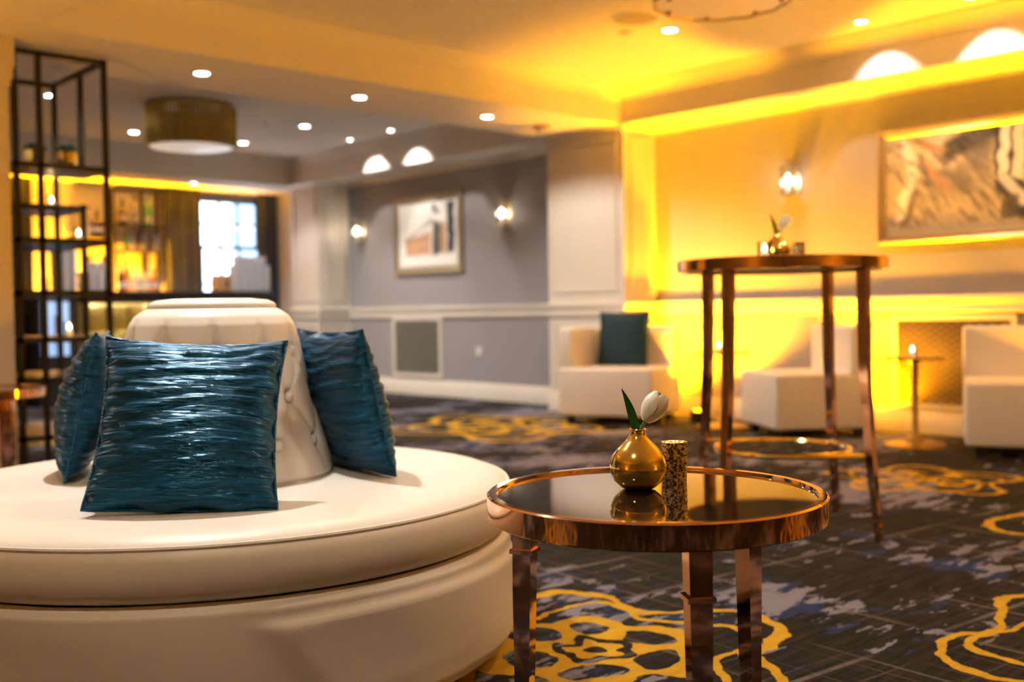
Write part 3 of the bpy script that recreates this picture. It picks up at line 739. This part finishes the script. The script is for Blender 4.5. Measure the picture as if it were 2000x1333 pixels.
v1 = BC+cr0*(-.075)+Vector((cf.x, cf.y, 0)).normalized()*(-.05); votive((v1.x, v1.y, zt), 'lit glass votive beside the vase on the tall bar table', .027, .075, merc=False)
v2 = BC+cr0*(.062)+Vector((cf.x, cf.y, 0)).normalized()*(-.03); votive((v2.x, v2.y, zt), 'mercury glass votive on the other side of the vase on the bar table', .025, .07)

# ------------------------------------------------------------------ lounge chairs
def chair(label, corner, along, width, depth_dir, depth, arm=None, back_h=.735):
    """corner = front-left floor corner (seen from the front viewer), along = direction of the front edge, depth_dir = towards the back"""
    rz = math.atan2(along[1], along[0])
    t = thing('lounge_chair', label, 'chair', (corner[0], corner[1], 0), rz, 'white leather lounge chairs')
    zl = .065; zs = .43
    s_ = 1 if (along[0]*depth_dir[1]-along[1]*depth_dir[0]) > 0 else -1
    def B(name, x0, x1, y0, y1, z0, z1, bv, m=M['cleather']):
        a, b_ = (y0*s_, y1*s_) if s_ > 0 else (y1*s_, y0*s_)
        return rbox(name, x0, x1, a, b_, z0, z1, bv, m, t, 4)
    bk = .15
    B('seat_block', 0, width, 0, depth-.02, zl, zs, .022)
    B('backrest', .002 if arm is None else .002, width-.002, depth-bk, depth, zl+.01, back_h, .022)
    if arm == 'start': B('armrest', .001, .12, .012, depth-bk+.015, zs-.03, back_h-.002, .020)
    for x in (.05, width-.10):
        for y in (.05, depth-.11): B('foot', x, x+.05, y, y+.05, 0, zl+.002, .004, M['black'])
    return t
chair('white leather corner lounge chair with one arm holding a teal pillow', (5.72, 5.70), (.25, -.72), .76, (.72, .25), .66, 'start')
chair('armless white leather lounge chair behind the tall bar table', (6.25, 4.40), (-.40, -.56), .67, (.56, -.40), .67)
chair('armless white leather lounge chair in front of the amber wall grille', (5.86, 2.62), (.43, -.90), .74, (.90, .43), .68)
u1 = Vector((.25, -.72, 0)).normalized(); d1 = Vector((.72, .25, 0)).normalized()
pc = Vector((5.72, 5.70, 0))+u1*.385+d1*.36
pillow('plain teal pillow standing on the white one armed corner chair', .42, .42, .12, 21, (pc.x, pc.y, .437), (-d1.x-.05, -d1.y), .16, m='tealplain')

# ------------------------------------------------------------------ pedestal side tables
def pedestal(loc, label):
    t = thing('pedestal_table', label, 'side table', loc, 0, 'small brass pedestal tables')
    MB().lathe([(0, .535), (.186, .535), (.19, .540), (.19, .548), (.186, .552), (0, .552)], 48).build('top', M['brass'], t)
    for k in range(14):
        a = 2*math.pi*k/14; MB().sphere((.165*math.cos(a), .165*math.sin(a), .531), .013, 8, 6, 1, 1, .8).build('bead', M['brass'], t)
    prof = [(.05, .535), (.035, .52), (.022, .505)]
    z = .50; i = 0
    while z > .075: prof += [(.017, z), (.026 if i % 3 else .030, z-.014), (.017, z-.028)]; z -= .030; i += 1
    prof += [(.03, .06), (.05, .045), (.052, .03), (.06, .022)]
    MB().lathe(prof, 20).build('stem', M['brass'], t, 30)
    MB().lathe([(0, .022), (.06, .022), (.07, .026), (.10, .020), (.175, .014), (.185, .008), (.185, 0), (0, 0)], 40).build('base', M['brass'], t)
    return t
pedestal((6.21, 3.09, 0), 'small brass pedestal table in front of the amber wall grille')
pedestal((6.36, 4.63, 0), 'small brass pedestal table between the corner chair and the armless chair')
votive((6.20, 3.10, .552), 'lit clear votive on the pedestal table before the grille', .026, .07, merc=False)
votive((6.34, 4.65, .552), 'lit clear votive on the pedestal table between the two chairs', .026, .07, merc=False)

# ------------------------------------------------------------------ pictures
def smooth(a, b_, x):
    t_ = max(0, min(1, (x-a)/(b_-a))) if b_ != a else float(x > a); return t_*t_*(3-2*t_)
def hashn(x, y):
    return math.sin(x*12.9898+y*78.233)*43758.5453 % 1
def vn(x, y):
    xi, yi = math.floor(x), math.floor(y); fx, fy = x-xi, y-yi; fx = fx*fx*(3-2*fx); fy = fy*fy*(3-2*fy)
    return (hashn(xi, yi)*(1-fx)+hashn(xi+1, yi)*fx)*(1-fy)+(hashn(xi, yi+1)*(1-fx)+hashn(xi+1, yi+1)*fx)*fy
def lerp(a, b_, t_): return tuple(p*(1-t_)+q_*t_ for p, q_ in zip(a, b_))
def seg(x, y, x0, y0, x1, y1, w, soft=.02):
    dx, dy = x1-x0, y1-y0; t_ = max(0, min(1, ((x-x0)*dx+(y-y0)*dy)/(dx*dx+dy*dy))); d = math.hypot(x-x0-t_*dx, y-y0-t_*dy)
    return 1-smooth(w-soft, w+soft, d)
def art_sketch(u, v):     # u to the right, v upwards, white ground, dark vertical strokes, tan shape
    n = vn(u*9, v*9)*.5+vn(u*23, v*23)*.3; uu, vv = u+(n-.4)*.05, v+(vn(u*11+5, v*11)-.5)*.06
    c = (.84, .83, .80)
    c = lerp(c, (.62, .60, .55), .5*seg(uu, vv, .42, .45, .62, .95, .05, .05))
    c = lerp(c, (.55, .27, .14), .9*smooth(.10, .13, uu)*(1-smooth(.53, .57, uu))*smooth(.16, .2, vv)*(1-smooth(.40+.22*uu, .45+.22*uu, vv)))
    c = lerp(c, (.75, .45, .25), .5*seg(uu, vv, .2, .3, .45, .34, .05, .04))
    c = lerp(c, (.06, .045, .04), .95*smooth(.56, .60, uu)*(1-smooth(.72, .76, uu))*smooth(.16, .2, vv)*(1-smooth(.62, .72, vv+(uu-.66)*.5)))
    c = lerp(c, (.02, .025, .03), .97*smooth(.82, .84, uu)*(1-smooth(.93, .95, uu))*smooth(.18, .22, vv)*(1-smooth(.97, 1.0, vv)))
    c = lerp(c, (.48, .25, .13), .9*seg(uu, vv, .765, .22, .765, .62, .05, .03))
    c = lerp(c, (.05, .05, .05), .8*seg(uu, vv, .60, .92, .66, .85, .045, .03))
    c = lerp(c, (.04, .04, .04), .7*seg(uu, vv, .12, .44, .56, .70, .012, .015))
    return c
def art_abstract(u, v):
    n = vn(u*7, v*6)*.6+vn(u*21, v*18)*.4; uu, vv = u+(vn(u*14, v*10)-.5)*.03, v+(vn(u*14+9, v*10)-.5)*.05
    st = vn(u*60+v*25, v*9-u*4)                        # scratchy hatching
    c = lerp((.60, .52, .36), (.40, .34, .22), n)
    c = lerp(c, (.17, .155, .12), .75*smooth(.40, .70, vn(u*6+3, v*4+1)*.7+st*.35)*smooth(.13, .22, u)*(1-smooth(.62, .72, u))*smooth(.12, .35, v))
    c = lerp(c, (.80, .78, .70), .95*seg(uu, vv, .095, .97, .15, .72, .030, .015)); c = lerp(c, (.80, .78, .70), .95*seg(uu, vv, .15, .70, .075, .16, .028, .015))
    c = lerp(c, (.10, .095, .075), .8*seg(uu, vv, .165, .45, .10, .08, .022, .02)); c = lerp(c, (.08, .08, .065), .75*seg(uu, vv, .19, .80, .25, .50, .018, .02))
    c = lerp(c, (.08, .08, .065), .8*seg(uu, vv, .19, .96, .36, .74, .025, .03))
    c = lerp(c, (.02, .022, .018), .95*seg(uu, vv, .40, .88, .58, .97, .085, .04)); c = lerp(c, (.03, .03, .026), .85*seg(uu, vv, .34, .78, .50, .86, .05, .04))
    c = lerp(c, (.10, .095, .08), .7*smooth(.44, .47, uu)*(1-smooth(.56, .60, uu))*smooth(.45, .55, vv)*st*1.4 if st < .7 else .6)
    c = lerp(c, (.12, .11, .08), .6*seg(uu, vv, .30, .62, .45, .48, .02, .03)); c = lerp(c, (.12, .11, .08), .6*seg(uu, vv, .40, .60, .47, .38, .02, .03))
    c = lerp(c, (.50, .26, .10), .7*seg(uu, vv, .22, .92, .30, .80, .022, .03)); c = lerp(c, (.48, .25, .11), .6*seg(uu, vv, .25, .70, .33, .42, .025, .03))
    c = lerp(c, (.02, .025, .022), .95*seg(uu, vv, .60, 1, .61, .52, .010, .008))
    c = lerp(c, (.66, .70, .58), .95*smooth(.615, .62, uu)*(1-smooth(.665, .67, uu))*smooth(.50, .54, vv)); c = lerp(c, (.02, .03, .028), .95*seg(uu, vv, .677, 1, .677, .5, .010, .006))
    c = lerp(c, (.62, .66, .52), .9*smooth(.687, .692, uu)*(1-smooth(.74, .745, uu))*smooth(.45, .5, vv))
    c = lerp(c, (.02, .025, .024), .95*seg(uu, vv, .67, .42, .78, .12, .085, .012)); c = lerp(c, (.52, .56, .56), .95*seg(uu, vv, .655, .47, .74, .24, .035, .012))
    c = lerp(c, (.08, .075, .06), .85*smooth(.62, .63, uu)*(1-smooth(.70, .72, uu))*smooth(.10, .12, vv)*(1-smooth(.28, .34, vv)))
    c = lerp(c, (.62, .54, .36), smooth(.12, .03, v)*.8 if v < .12 else 0)
    return c
def picture(label, y0, y1, z0, z1, fw, matw, art, nu, nv):
    """on the wall plane WX; y1 > y0, picture left is y1"""
    t = thing('framed_picture', label, 'picture', (WX, (y0+y1)/2, z0))
    w, h = (y1-y0)/2, z1-z0
    # four mitred mouldings
    prof = [(0., -.0), (0., -.030), (.012, -.042), (.025, -.036), (fw*.55, -.026), (fw*.8, -.032), (fw, -.020), (fw, 0)]
    cs = [(-w, 0), (w, 0), (w, h), (-w, h)]; ins = [(1, 1), (-1, 1), (-1, -1), (1, -1)]
    for k in range(4):
        a, b_ = k, (k+1) % 4; vs = []
        for i in (a, b_):
            for d, x in prof: vs.append((x, cs[i][0]+ins[i][0]*d, cs[i][1]+ins[i][1]*d))
        n = len(prof); MB().add(vs, [(i, (i+1) % n, n+(i+1) % n, n+i) for i in range(n)]).build('frame_moulding', M['silver'], t)
    if matw: MB().box(-.012, -.004, -w+fw*.9, w-fw*.9, fw*.9, h-fw*.9).build('mat_board', M['matb'], t)
    e = fw+matw; aw0, aw1, az0, az1 = w-e, -w+e, e, h-e
    mb = MB(); mb.grid(lambda u, v: (-.014, aw0+(aw1-aw0)*u, az0+(az1-az0)*v), nu, nv)
    me = bpy.data.meshes.new('canvas'); me.from_pydata(mb.v, [], mb.f)
    ca = me.color_attributes.new('paint', 'FLOAT_COLOR', 'POINT')
    for i in range(nu+1):
        for j in range(nv+1): ca.data[i*(nv+1)+j].color = (*art(i/nu, j/nv), 1)
    obj('canvas', me, M['paint'], t)
picture('sketch in a champagne frame between two sconces on the grey wall', 8.125, 9.265, 1.28, 2.10, .075, .0, art_sketch, 90, 64)
picture('wide abstract picture in a champagne frame on the amber wall', 2.30, 3.66, 1.285, 2.06, .06, .0, art_abstract, 150, 80)

# ------------------------------------------------------------------ grilles, outlet
def grille(label, y0, y1, z0, z1, fr, pitch_y, pitch_z, frame_m, wire_m, wr=.0035, back_m=None):
    t = thing('wall_grille', label, 'vent grille', (WX, (y0+y1)/2, z0)); w, h = (y1-y0)/2, z1-z0
    for nm, a, b_, c, d in (('frame_bar', -w, w, 0, fr), ('frame_bar', -w, w, h-fr, h), ('frame_bar', -w, -w+fr, fr, h-fr), ('frame_bar', w-fr, w, fr, h-fr)):
        MB().box(-.020, 0, a, b_, c, d).build(nm, frame_m, t)
    MB().box(-.003, -.0005, -w+fr, w-fr, fr, h-fr).build('duct_back', back_m or M['void'], t)
    mb = MB(); iw, ih = w-fr, h-2*fr
    k = pitch_z/pitch_y
    import itertools
    nline = int((2*iw*k+ih)/pitch_z)+2
    for s_ in (1, -1):
        for i in range(-1, nline):
            c = -iw*k*1+i*pitch_z-iw*k*0
            pts = []
            # line z = s*k*y + c0, clip to the panel
            c0 = i*pitch_z - iw*k
            def zy(y): return s_*k*y+c0
            ys = []
            for y in (-iw, iw):
                if 0 <= zy(y) <= ih: ys.append((y, zy(y)))
            for z in (0, ih):
                y = (z-c0)/(s_*k)
                if -iw < y < iw: ys.append((y, z))
            ys = sorted(set((round(a, 5), round(b_, 5)) for a, b_ in ys))
            if len(ys) >= 2:
                (ya, za), (yb, zb_) = ys[0], ys[-1]
                mb.prism((-.010-.002*s_, ya, fr+za), (-.010-.002*s_, yb, fr+zb_), wr*2, wr*2, (1, 0, 0))
    o = mb.build('wire_lattice', wire_m, t); o['kind'] = 'stuff'
grille('white framed vent grille under the chair rail of the grey wall', 8.49, 9.34, .185, .83, .045, .055, .04, M['trim'], M['mesh'], .0028)
grille('wide diamond mesh grille under the chair rail of the amber wall', 2.73, 3.56, .17, .80, .035, .075, .045, M['trim'], mat('dark_wire_mesh', (.10, .075, .03), .5, metal=.3, var=.2), .0045, mat('painted_duct_back', (.40, .34, .24), .7, var=.05))
bpy.data.objects['wall_grille.001'] if 'wall_grille.001' in bpy.data.objects else None
t = thing('wall_outlet', 'white wall outlet low on the grey wall', 'outlet', (WX, 7.92, .43))
rbox('plate', -.008, 0, -.04, .04, 0, .09, .003, M['chrome'], t); MB().box(-.011, -.007, -.018, .018, .022, .040).build('socket', M['chrome'], t); MB().box(-.011, -.007, -.018, .018, .050, .068).build('socket', M['chrome'], t)

# ------------------------------------------------------------------ open shelving unit
EX0, EX1, EY0, EY1, EZ = 1.90, 2.42, 6.00, 6.82, 2.33
EM = 6.36
et = thing('shelving_unit', 'tall dark metal open shelving unit with staggered shelves', 'shelf', (0, 0, 0))
b = .028
def bar(n, x0, x1, y0, y1, z0, z1, m='bronze'): return MB().box(x0, x1, y0, y1, z0, z1).build(n, M[m], et)
for x, y in ((EX0, EY0), (2.03, EY0), (EX1-b, EY0), (EX0, EY1-b), (EX1-b, EY1-b), (2.16, EY1-b)): bar('post', x, x+b, y, y+b, 0, EZ)
bar('post', EX1-b, EX1, EM, EM+b, 1.74, EZ); bar('post', EX1-b, EX1, EM, EM+b, .2, 1.54)
for y in (EY0, EY1-b): bar('top_rail', EX0, EX1, y, y+b, EZ-b, EZ)
for x in (EX0, EX1-b): bar('top_rail', x, x+b, EY0, EY1, EZ-b, EZ)
shelves = ((1.72, EY0, EM), (1.53, EM, EY1), (1.31, EY0, EY1), (1.02, EY0, EY1), (.76, EY0, EY1), (.54, EY0, EY1), (.22, EY0, EY1))
for z, y0, y1 in shelves: bar('shelf', EX0, EX1, y0, y1, z-.03, z, 'shelf')
def succulent(loc, label):
    t = thing('potted_succulent', label, 'plant', loc, 0, 'succulents in gold pots')
    MB().lathe([(0, 0), (.045, 0), (.055, .03), (.06, .09), (.054, .09), (.05, .075), (0, .075)], 20).build('pot', M['gold'], t)
    rr = random.Random(loc[0]*100)
    for k in range(26):
        a = k*2.4; el = .25+1.1*(k/26); ln = .075-.02*(k/26)
        d = Vector((math.cos(a)*math.cos(el), math.sin(a)*math.cos(el), math.sin(el)))
        MB().tube([Vector((0, 0, .075)), Vector((0, 0, .08))+d*ln*.5, Vector((0, 0, .085))+d*ln], [.008, .014, .002], 6).build('leaf', M['green'], t)
p = hit(130, 275, 1, 6.16); succulent((p.x, 6.16, 1.72), 'spiky succulent in a gold pot closest to the free end of the top shelf')
p = hit(68, 275, 1, 6.20); succulent((p.x, 6.20, 1.72), 'spiky succulent in a gold pot closest to the column on the top shelf')
for (px, py, yy, z, lb) in ((100, 378, 6.62, 1.53, 'lit votive on the short rear shelf of the shelving unit'), (153, 440, 6.30, 1.31, 'lit votive on the full shelf right below the short rear shelf'),
                            (87, 545, 6.40, 1.02, 'lit votive on the shelving unit at bar top height'), (135, 640, 6.20, .76, 'lit votive on the shelving unit just above the settee pillows')):
    p = hit(px, py, 1, yy); votive((min(p.x, EX1-.06), yy, z), lb, .028, .085, merc=False)

# ------------------------------------------------------------------ bar zone
bc = thing('bar_counter', 'long dark bar counter below the window and bottle shelves', 'bar', (0, 0, 0))
rbox('counter_top', 3.2, 6.35, 10.98, 11.40, 1.10, 1.15, .006, M['dark'], bc)
MB().box(3.25, 6.30, 11.06, 11.36, 0, 1.10).build('body', M['dark'], bc)
for i in range(5): MB().box(3.30+i*.6, 3.86+i*.6, 11.045, 11.062, .12, 1.04).build('front_panel', M['dark'], bc)
pa = hit(75, 600, 1, 10.6); pbx = hit(137, 600, 1, 10.6)
fr_ = thing('blue_reflection_cabinet', 'cabinet with pale blue doors imitating a window reflection before the dark bar', 'glow_panel', ((pa.x+pbx.x)/2, 10.95, 0)); wv = (pbx.x-pa.x)/2  # added cabinet, its glowing doors imitate a window reflection on the bar
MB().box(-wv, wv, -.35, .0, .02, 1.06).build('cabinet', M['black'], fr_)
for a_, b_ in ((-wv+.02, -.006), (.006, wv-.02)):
    dr = MB().box(a_, b_, -.365, -.35, .50, 1.03).build('door', M['glow_panel'], fr_)
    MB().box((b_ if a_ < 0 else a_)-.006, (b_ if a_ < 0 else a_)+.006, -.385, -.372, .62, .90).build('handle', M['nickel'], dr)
for x in (-wv+.02, wv-.06):
    for y in (-.33, -.06): MB().box(x, x+.04, y, y+.04, 0, .02).build('foot', M['black'], fr_)
# gold tufted bench
ga = hit(160, 620, 1, 9.6); gb = hit(330, 620, 1, 9.6)
gw = (gb.x-ga.x)
gs = thing('tufted_bench', 'gold tufted bench with high back in front of the bar', 'bench', (ga.x, 9.6, 0))
def tuftf(u, v):
    x = u*gw; z = .52+v*.48; dd = 0
    nx = 4; fx = u*nx; fz = v*2
    d = abs(math.sin(math.pi*fx))**.5*abs(math.sin(math.pi*fz+.0))**.5
    edge = min(1, min(u, 1-u)*gw/.04, min(v, 1-v)*.48/.04)**.5
    return (x, -.05*d*edge-.02*edge, z)
tb = MB(); tb.grid(tuftf, 64, 36); tb.box(0, gw, 0, .08, .10, 1.0)
tb.build('backrest', M['tuft'], gs, 70)
rbox('seat', 0, gw, -.5, -.02, .30, .46, .03, M['tuft'], gs)
for x in (.04, gw-.08):
    for y in (-.46, .02): MB().box(x, x+.04, y, y+.04, 0, .31).build('leg', M['black'], gs)
# drapes
def drape(label, x0, x1, y, z0, z1, folds, flare=0.):
    def fn(u, v):
        a = u*folds*2*math.pi; amp = .035*(1-.35*v)
        xx = x0+(x1-x0)*u; mid = (x0+x1)/2; xx = mid+(xx-mid)*(1+flare*(1-v))
        return (xx+.01*math.sin(a*2), y+amp*math.sin(a)+.01*math.sin(a*.5+1), z0+(z1-z0)*v)
    mb = MB(); mb.grid(fn, folds*14, 20)
    mb2 = MB(); mb2.grid(lambda u, v: (lambda p: (p[0], p[1]+.006, p[2]))(fn(u, v)), folds*14, 20)
    mb.add(mb2.v, mb2.f)
    t = thing('curtain', label, 'curtain', ((x0+x1)/2, y, z0)); o = mb.build('drape', M['curtain'], t, 80); o.location = (-(x0+x1)/2, -y, -z0)
    MB().box(x0-(x0+x1)/2, x1-(x0+x1)/2, -.012, .012, z1-z0, z1-z0+.012).build('track', M['black'], t)
ca_, cb_ = hit(322, 450, 1, 11.68).x, hit(392, 450, 1, 11.68).x
drape('wide charcoal curtain between the bottle shelves and the window', ca_, cb_, 11.68, .05, ZB-.012, 6, .04)
drape('narrow charcoal curtain between the window and the pier', 6.55, 6.80, 11.68, .05, ZB-.012, 4, .10)
cc_, cd_ = hit(2, 450, 1, 11.3).x, hit(88, 450, 1, 11.3).x
drape('charcoal curtain behind the open shelving unit at the far end of the bar', cc_, cd_, 11.68, .05, ZB-.012, 7, .04)
# bottle shelves
sx0, sx1 = hit(226, 450, 1, 11.7).x, hit(312, 450, 1, 11.7).x
sh = thing('bottle_shelf', 'dark framed bottle shelf on the amber lit bar wall', 'shelf', (0, 0, 0))
zA = hit(265, 442, 1, 11.66).z; zB_ = hit(265, 491, 1, 11.66).z; zTop = 2.30
for x in (sx0, (sx0+sx1)/2+.08, sx1): MB().box(x-.012, x+.012, 11.76, 11.795, 1.15, zTop).build('upright', M['bronze'], sh)
MB().box(sx0-.012, sx1+.012, 11.76, 11.795, zTop, zTop+.02).build('top_rail', M['bronze'], sh)
for z in (zA, zB_): MB().box(sx0-.02, sx1+.02, 11.58, 11.78, z-.015, z).build('shelf', M['bronze'], sh)
BPROF = {
 'slim': [(0, 0), (.034, 0), (.036, .01), (.036, .19), (.030, .215), (.014, .245), (.013, .30), (.0155, .30), (.0155, .325), (0, .325)],
 'round': [(0, 0), (.05, 0), (.054, .012), (.054, .13), (.046, .165), (.018, .195), (.014, .25), (.017, .252), (.017, .28), (0, .28)],
 'square': [(0, 0), (.046, 0), (.048, .01), (.048, .15), (.040, .17), (.016, .185), (.015, .225), (.019, .227), (.019, .255), (0, .255)]}
bcache = {}
def bottle(x, y, z, kind, m, label, s=1., lab=True):
    t = thing('liquor_bottle', label, 'bottle', (x, y, z), 0, 'bottles behind the bar')
    key = (kind, s)
    if key not in bcache:
        pr = [(r*s, q_*s) for r, q_ in BPROF[kind]]; n = len(pr)
        bcache[key] = (MB().lathe(pr[:-2], 16).mesh('glass'), MB().lathe([(0, pr[-3][1])]+[(pr[-2][0]*1.02, pr[-3][1]), (pr[-2][0]*1.02, pr[-2][1]), (0, pr[-2][1])], 12).mesh('cap'), MB().lathe([(pr[2][0]+.001, .045*s), (pr[2][0]+.001, .10*s)], 16).mesh('paper_label'))
    g, c, l = bcache[key]
    obj('glass', g.copy(), M[m], t); obj('cap', c, M['black'], t)
    if lab: obj('paper_label', l, M['label'], t)
yS = 11.66
for px, kind, m, lb in ((240, 'round', 'darkg', 'squat dark bottle on the upper bottle shelf'), (264, 'slim', 'bglass', 'tall clear bottle on the upper bottle shelf'), (290, 'slim', 'greeng', 'tall green bottle with white label on the upper shelf')):
    bottle(hit(px, 440, 1, yS).x, yS, zA, kind, m, lb, 1.08)
for i, (px, m) in enumerate(((247, 'greeng'), (258, 'bglass'), (269, 'darkg'), (281, 'bglass'), (294, 'darkg'), (305, 'bglass'))):
    bottle(hit(px, 490, 1, yS).x, yS, zB_, 'slim', m, 'small %s bottle in the row on the lower bottle shelf' % ('green', 'clear', 'dark', 'clear', 'dark', 'clear')[i], .72, False)
for px, kind, m, lb, s_ in ((236, 'slim', 'darkg', 'dark slim bottle standing on the bar under the bottle shelf', .9), (248, 'slim', 'amberg', 'amber slim bottle standing on the bar under the bottle shelf', 1.05), (266, 'round', 'bglass', 'round clear decanter on the bar under the bottle shelf', 1.), (284, 'square', 'bglass', 'square clear bottle on the bar under the bottle shelf', 1.), (301, 'square', 'amberg', 'square amber bottle on the bar beside the charcoal curtain', .95)):
    bottle(hit(px, 560, 1, 11.31).x, 11.31, 1.15, kind, m, lb, s_)
# upper-left bottle ledge
lx0, lx1 = hit(135, 450, 1, 11.72).x, hit(215, 450, 1, 11.72).x; zL = hit(190, 462, 1, 11.66).z
ls = thing('wall_ledge', 'slim bottle ledge on the amber bar wall behind the shelving unit', 'shelf', (0, 0, 0))
MB().box(lx0, lx1, 11.58, 11.79, zL-.018, zL).build('board', M['bronze'], ls)
for x in (lx0+.05, lx1-.05): MB().box(x-.01, x+.01, 11.66, 11.79, zL-.09, zL-.018).build('bracket', M['bronze'], ls)
for px, kind, m, lb in ((174, 'slim', 'bglass', 'clear slim bottle on the wall ledge'), (190, 'round', 'darkg', 'brown round bottle on the wall ledge'), (208, 'square', 'amberg', 'amber square bottle on the wall ledge')):
    bottle(hit(px, 460, 1, yS).x, yS, zL, kind, m, lb)
for px, kind, m, lb in ((176, 'round', 'amberg', 'orange round bottle on the bar behind the tumblers'), (203, 'round', 'amberg', 'dark stoppered orange bottle on the bar behind the tumblers')):
    bottle(hit(px, 520, 1, 11.33).x, 11.33, 1.15, kind, m, lb, 1.35)
# tumblers stacked in tiers with trays
tme = MB().lathe([(0, .002), (.030, .0), (.040, .098), (.037, .100), (.028, .008), (0, .008)], 12).mesh('tumbler')
def tiers(px0, px1, counts, y, label, group):
    x0, x1 = hit(px0, 560, 1, y).x, hit(px1, 560, 1, y).x; z = 1.15; c = (x0+x1)/2
    nb = counts[0]; step = (x1-x0)/nb
    for k, n in enumerate(counts):
        for i in range(n):
            for j in (0, 1):
                o = obj('tumbler', tme, M['tumbler']); o.location = (c+(i-(n-1)/2)*step, y+j*.083, z); tag(o, '%s of %s' % (('frosted tumbler in the bottom tier', 'frosted tumbler in the second tier up', 'frosted tumbler in the third tier up', 'frosted tumbler in the fourth tier up', 'frosted tumbler in the fifth tier up')[k], label), 'glass', group)
        z += .101
tiers(104, 152, [3, 3, 3, 3, 3], 11.08, 'the tall stack behind the shelving unit', 'tumblers in the tall stack')
tiers(156, 220, [4, 4, 3], 11.08, 'the low stack beside the bottle shelves', 'tumblers in the low stack')
tiers(452, 529, [5, 5, 5, 4], 11.08, 'the stack before the window', 'tumblers before the window')
bx = hit(428, 560, 1, 11.2).x
t = thing('cardboard_box', 'small brown cardboard box beside the tumblers before the window', 'box', (bx, 11.16, 1.15))
rbox('carton', -.085, .085, -.08, .08, 0, .19, .004, M['card'], t); MB().box(.02, .06, -.083, -.078, .05, .12).build('hand_hole', M['black'], t)
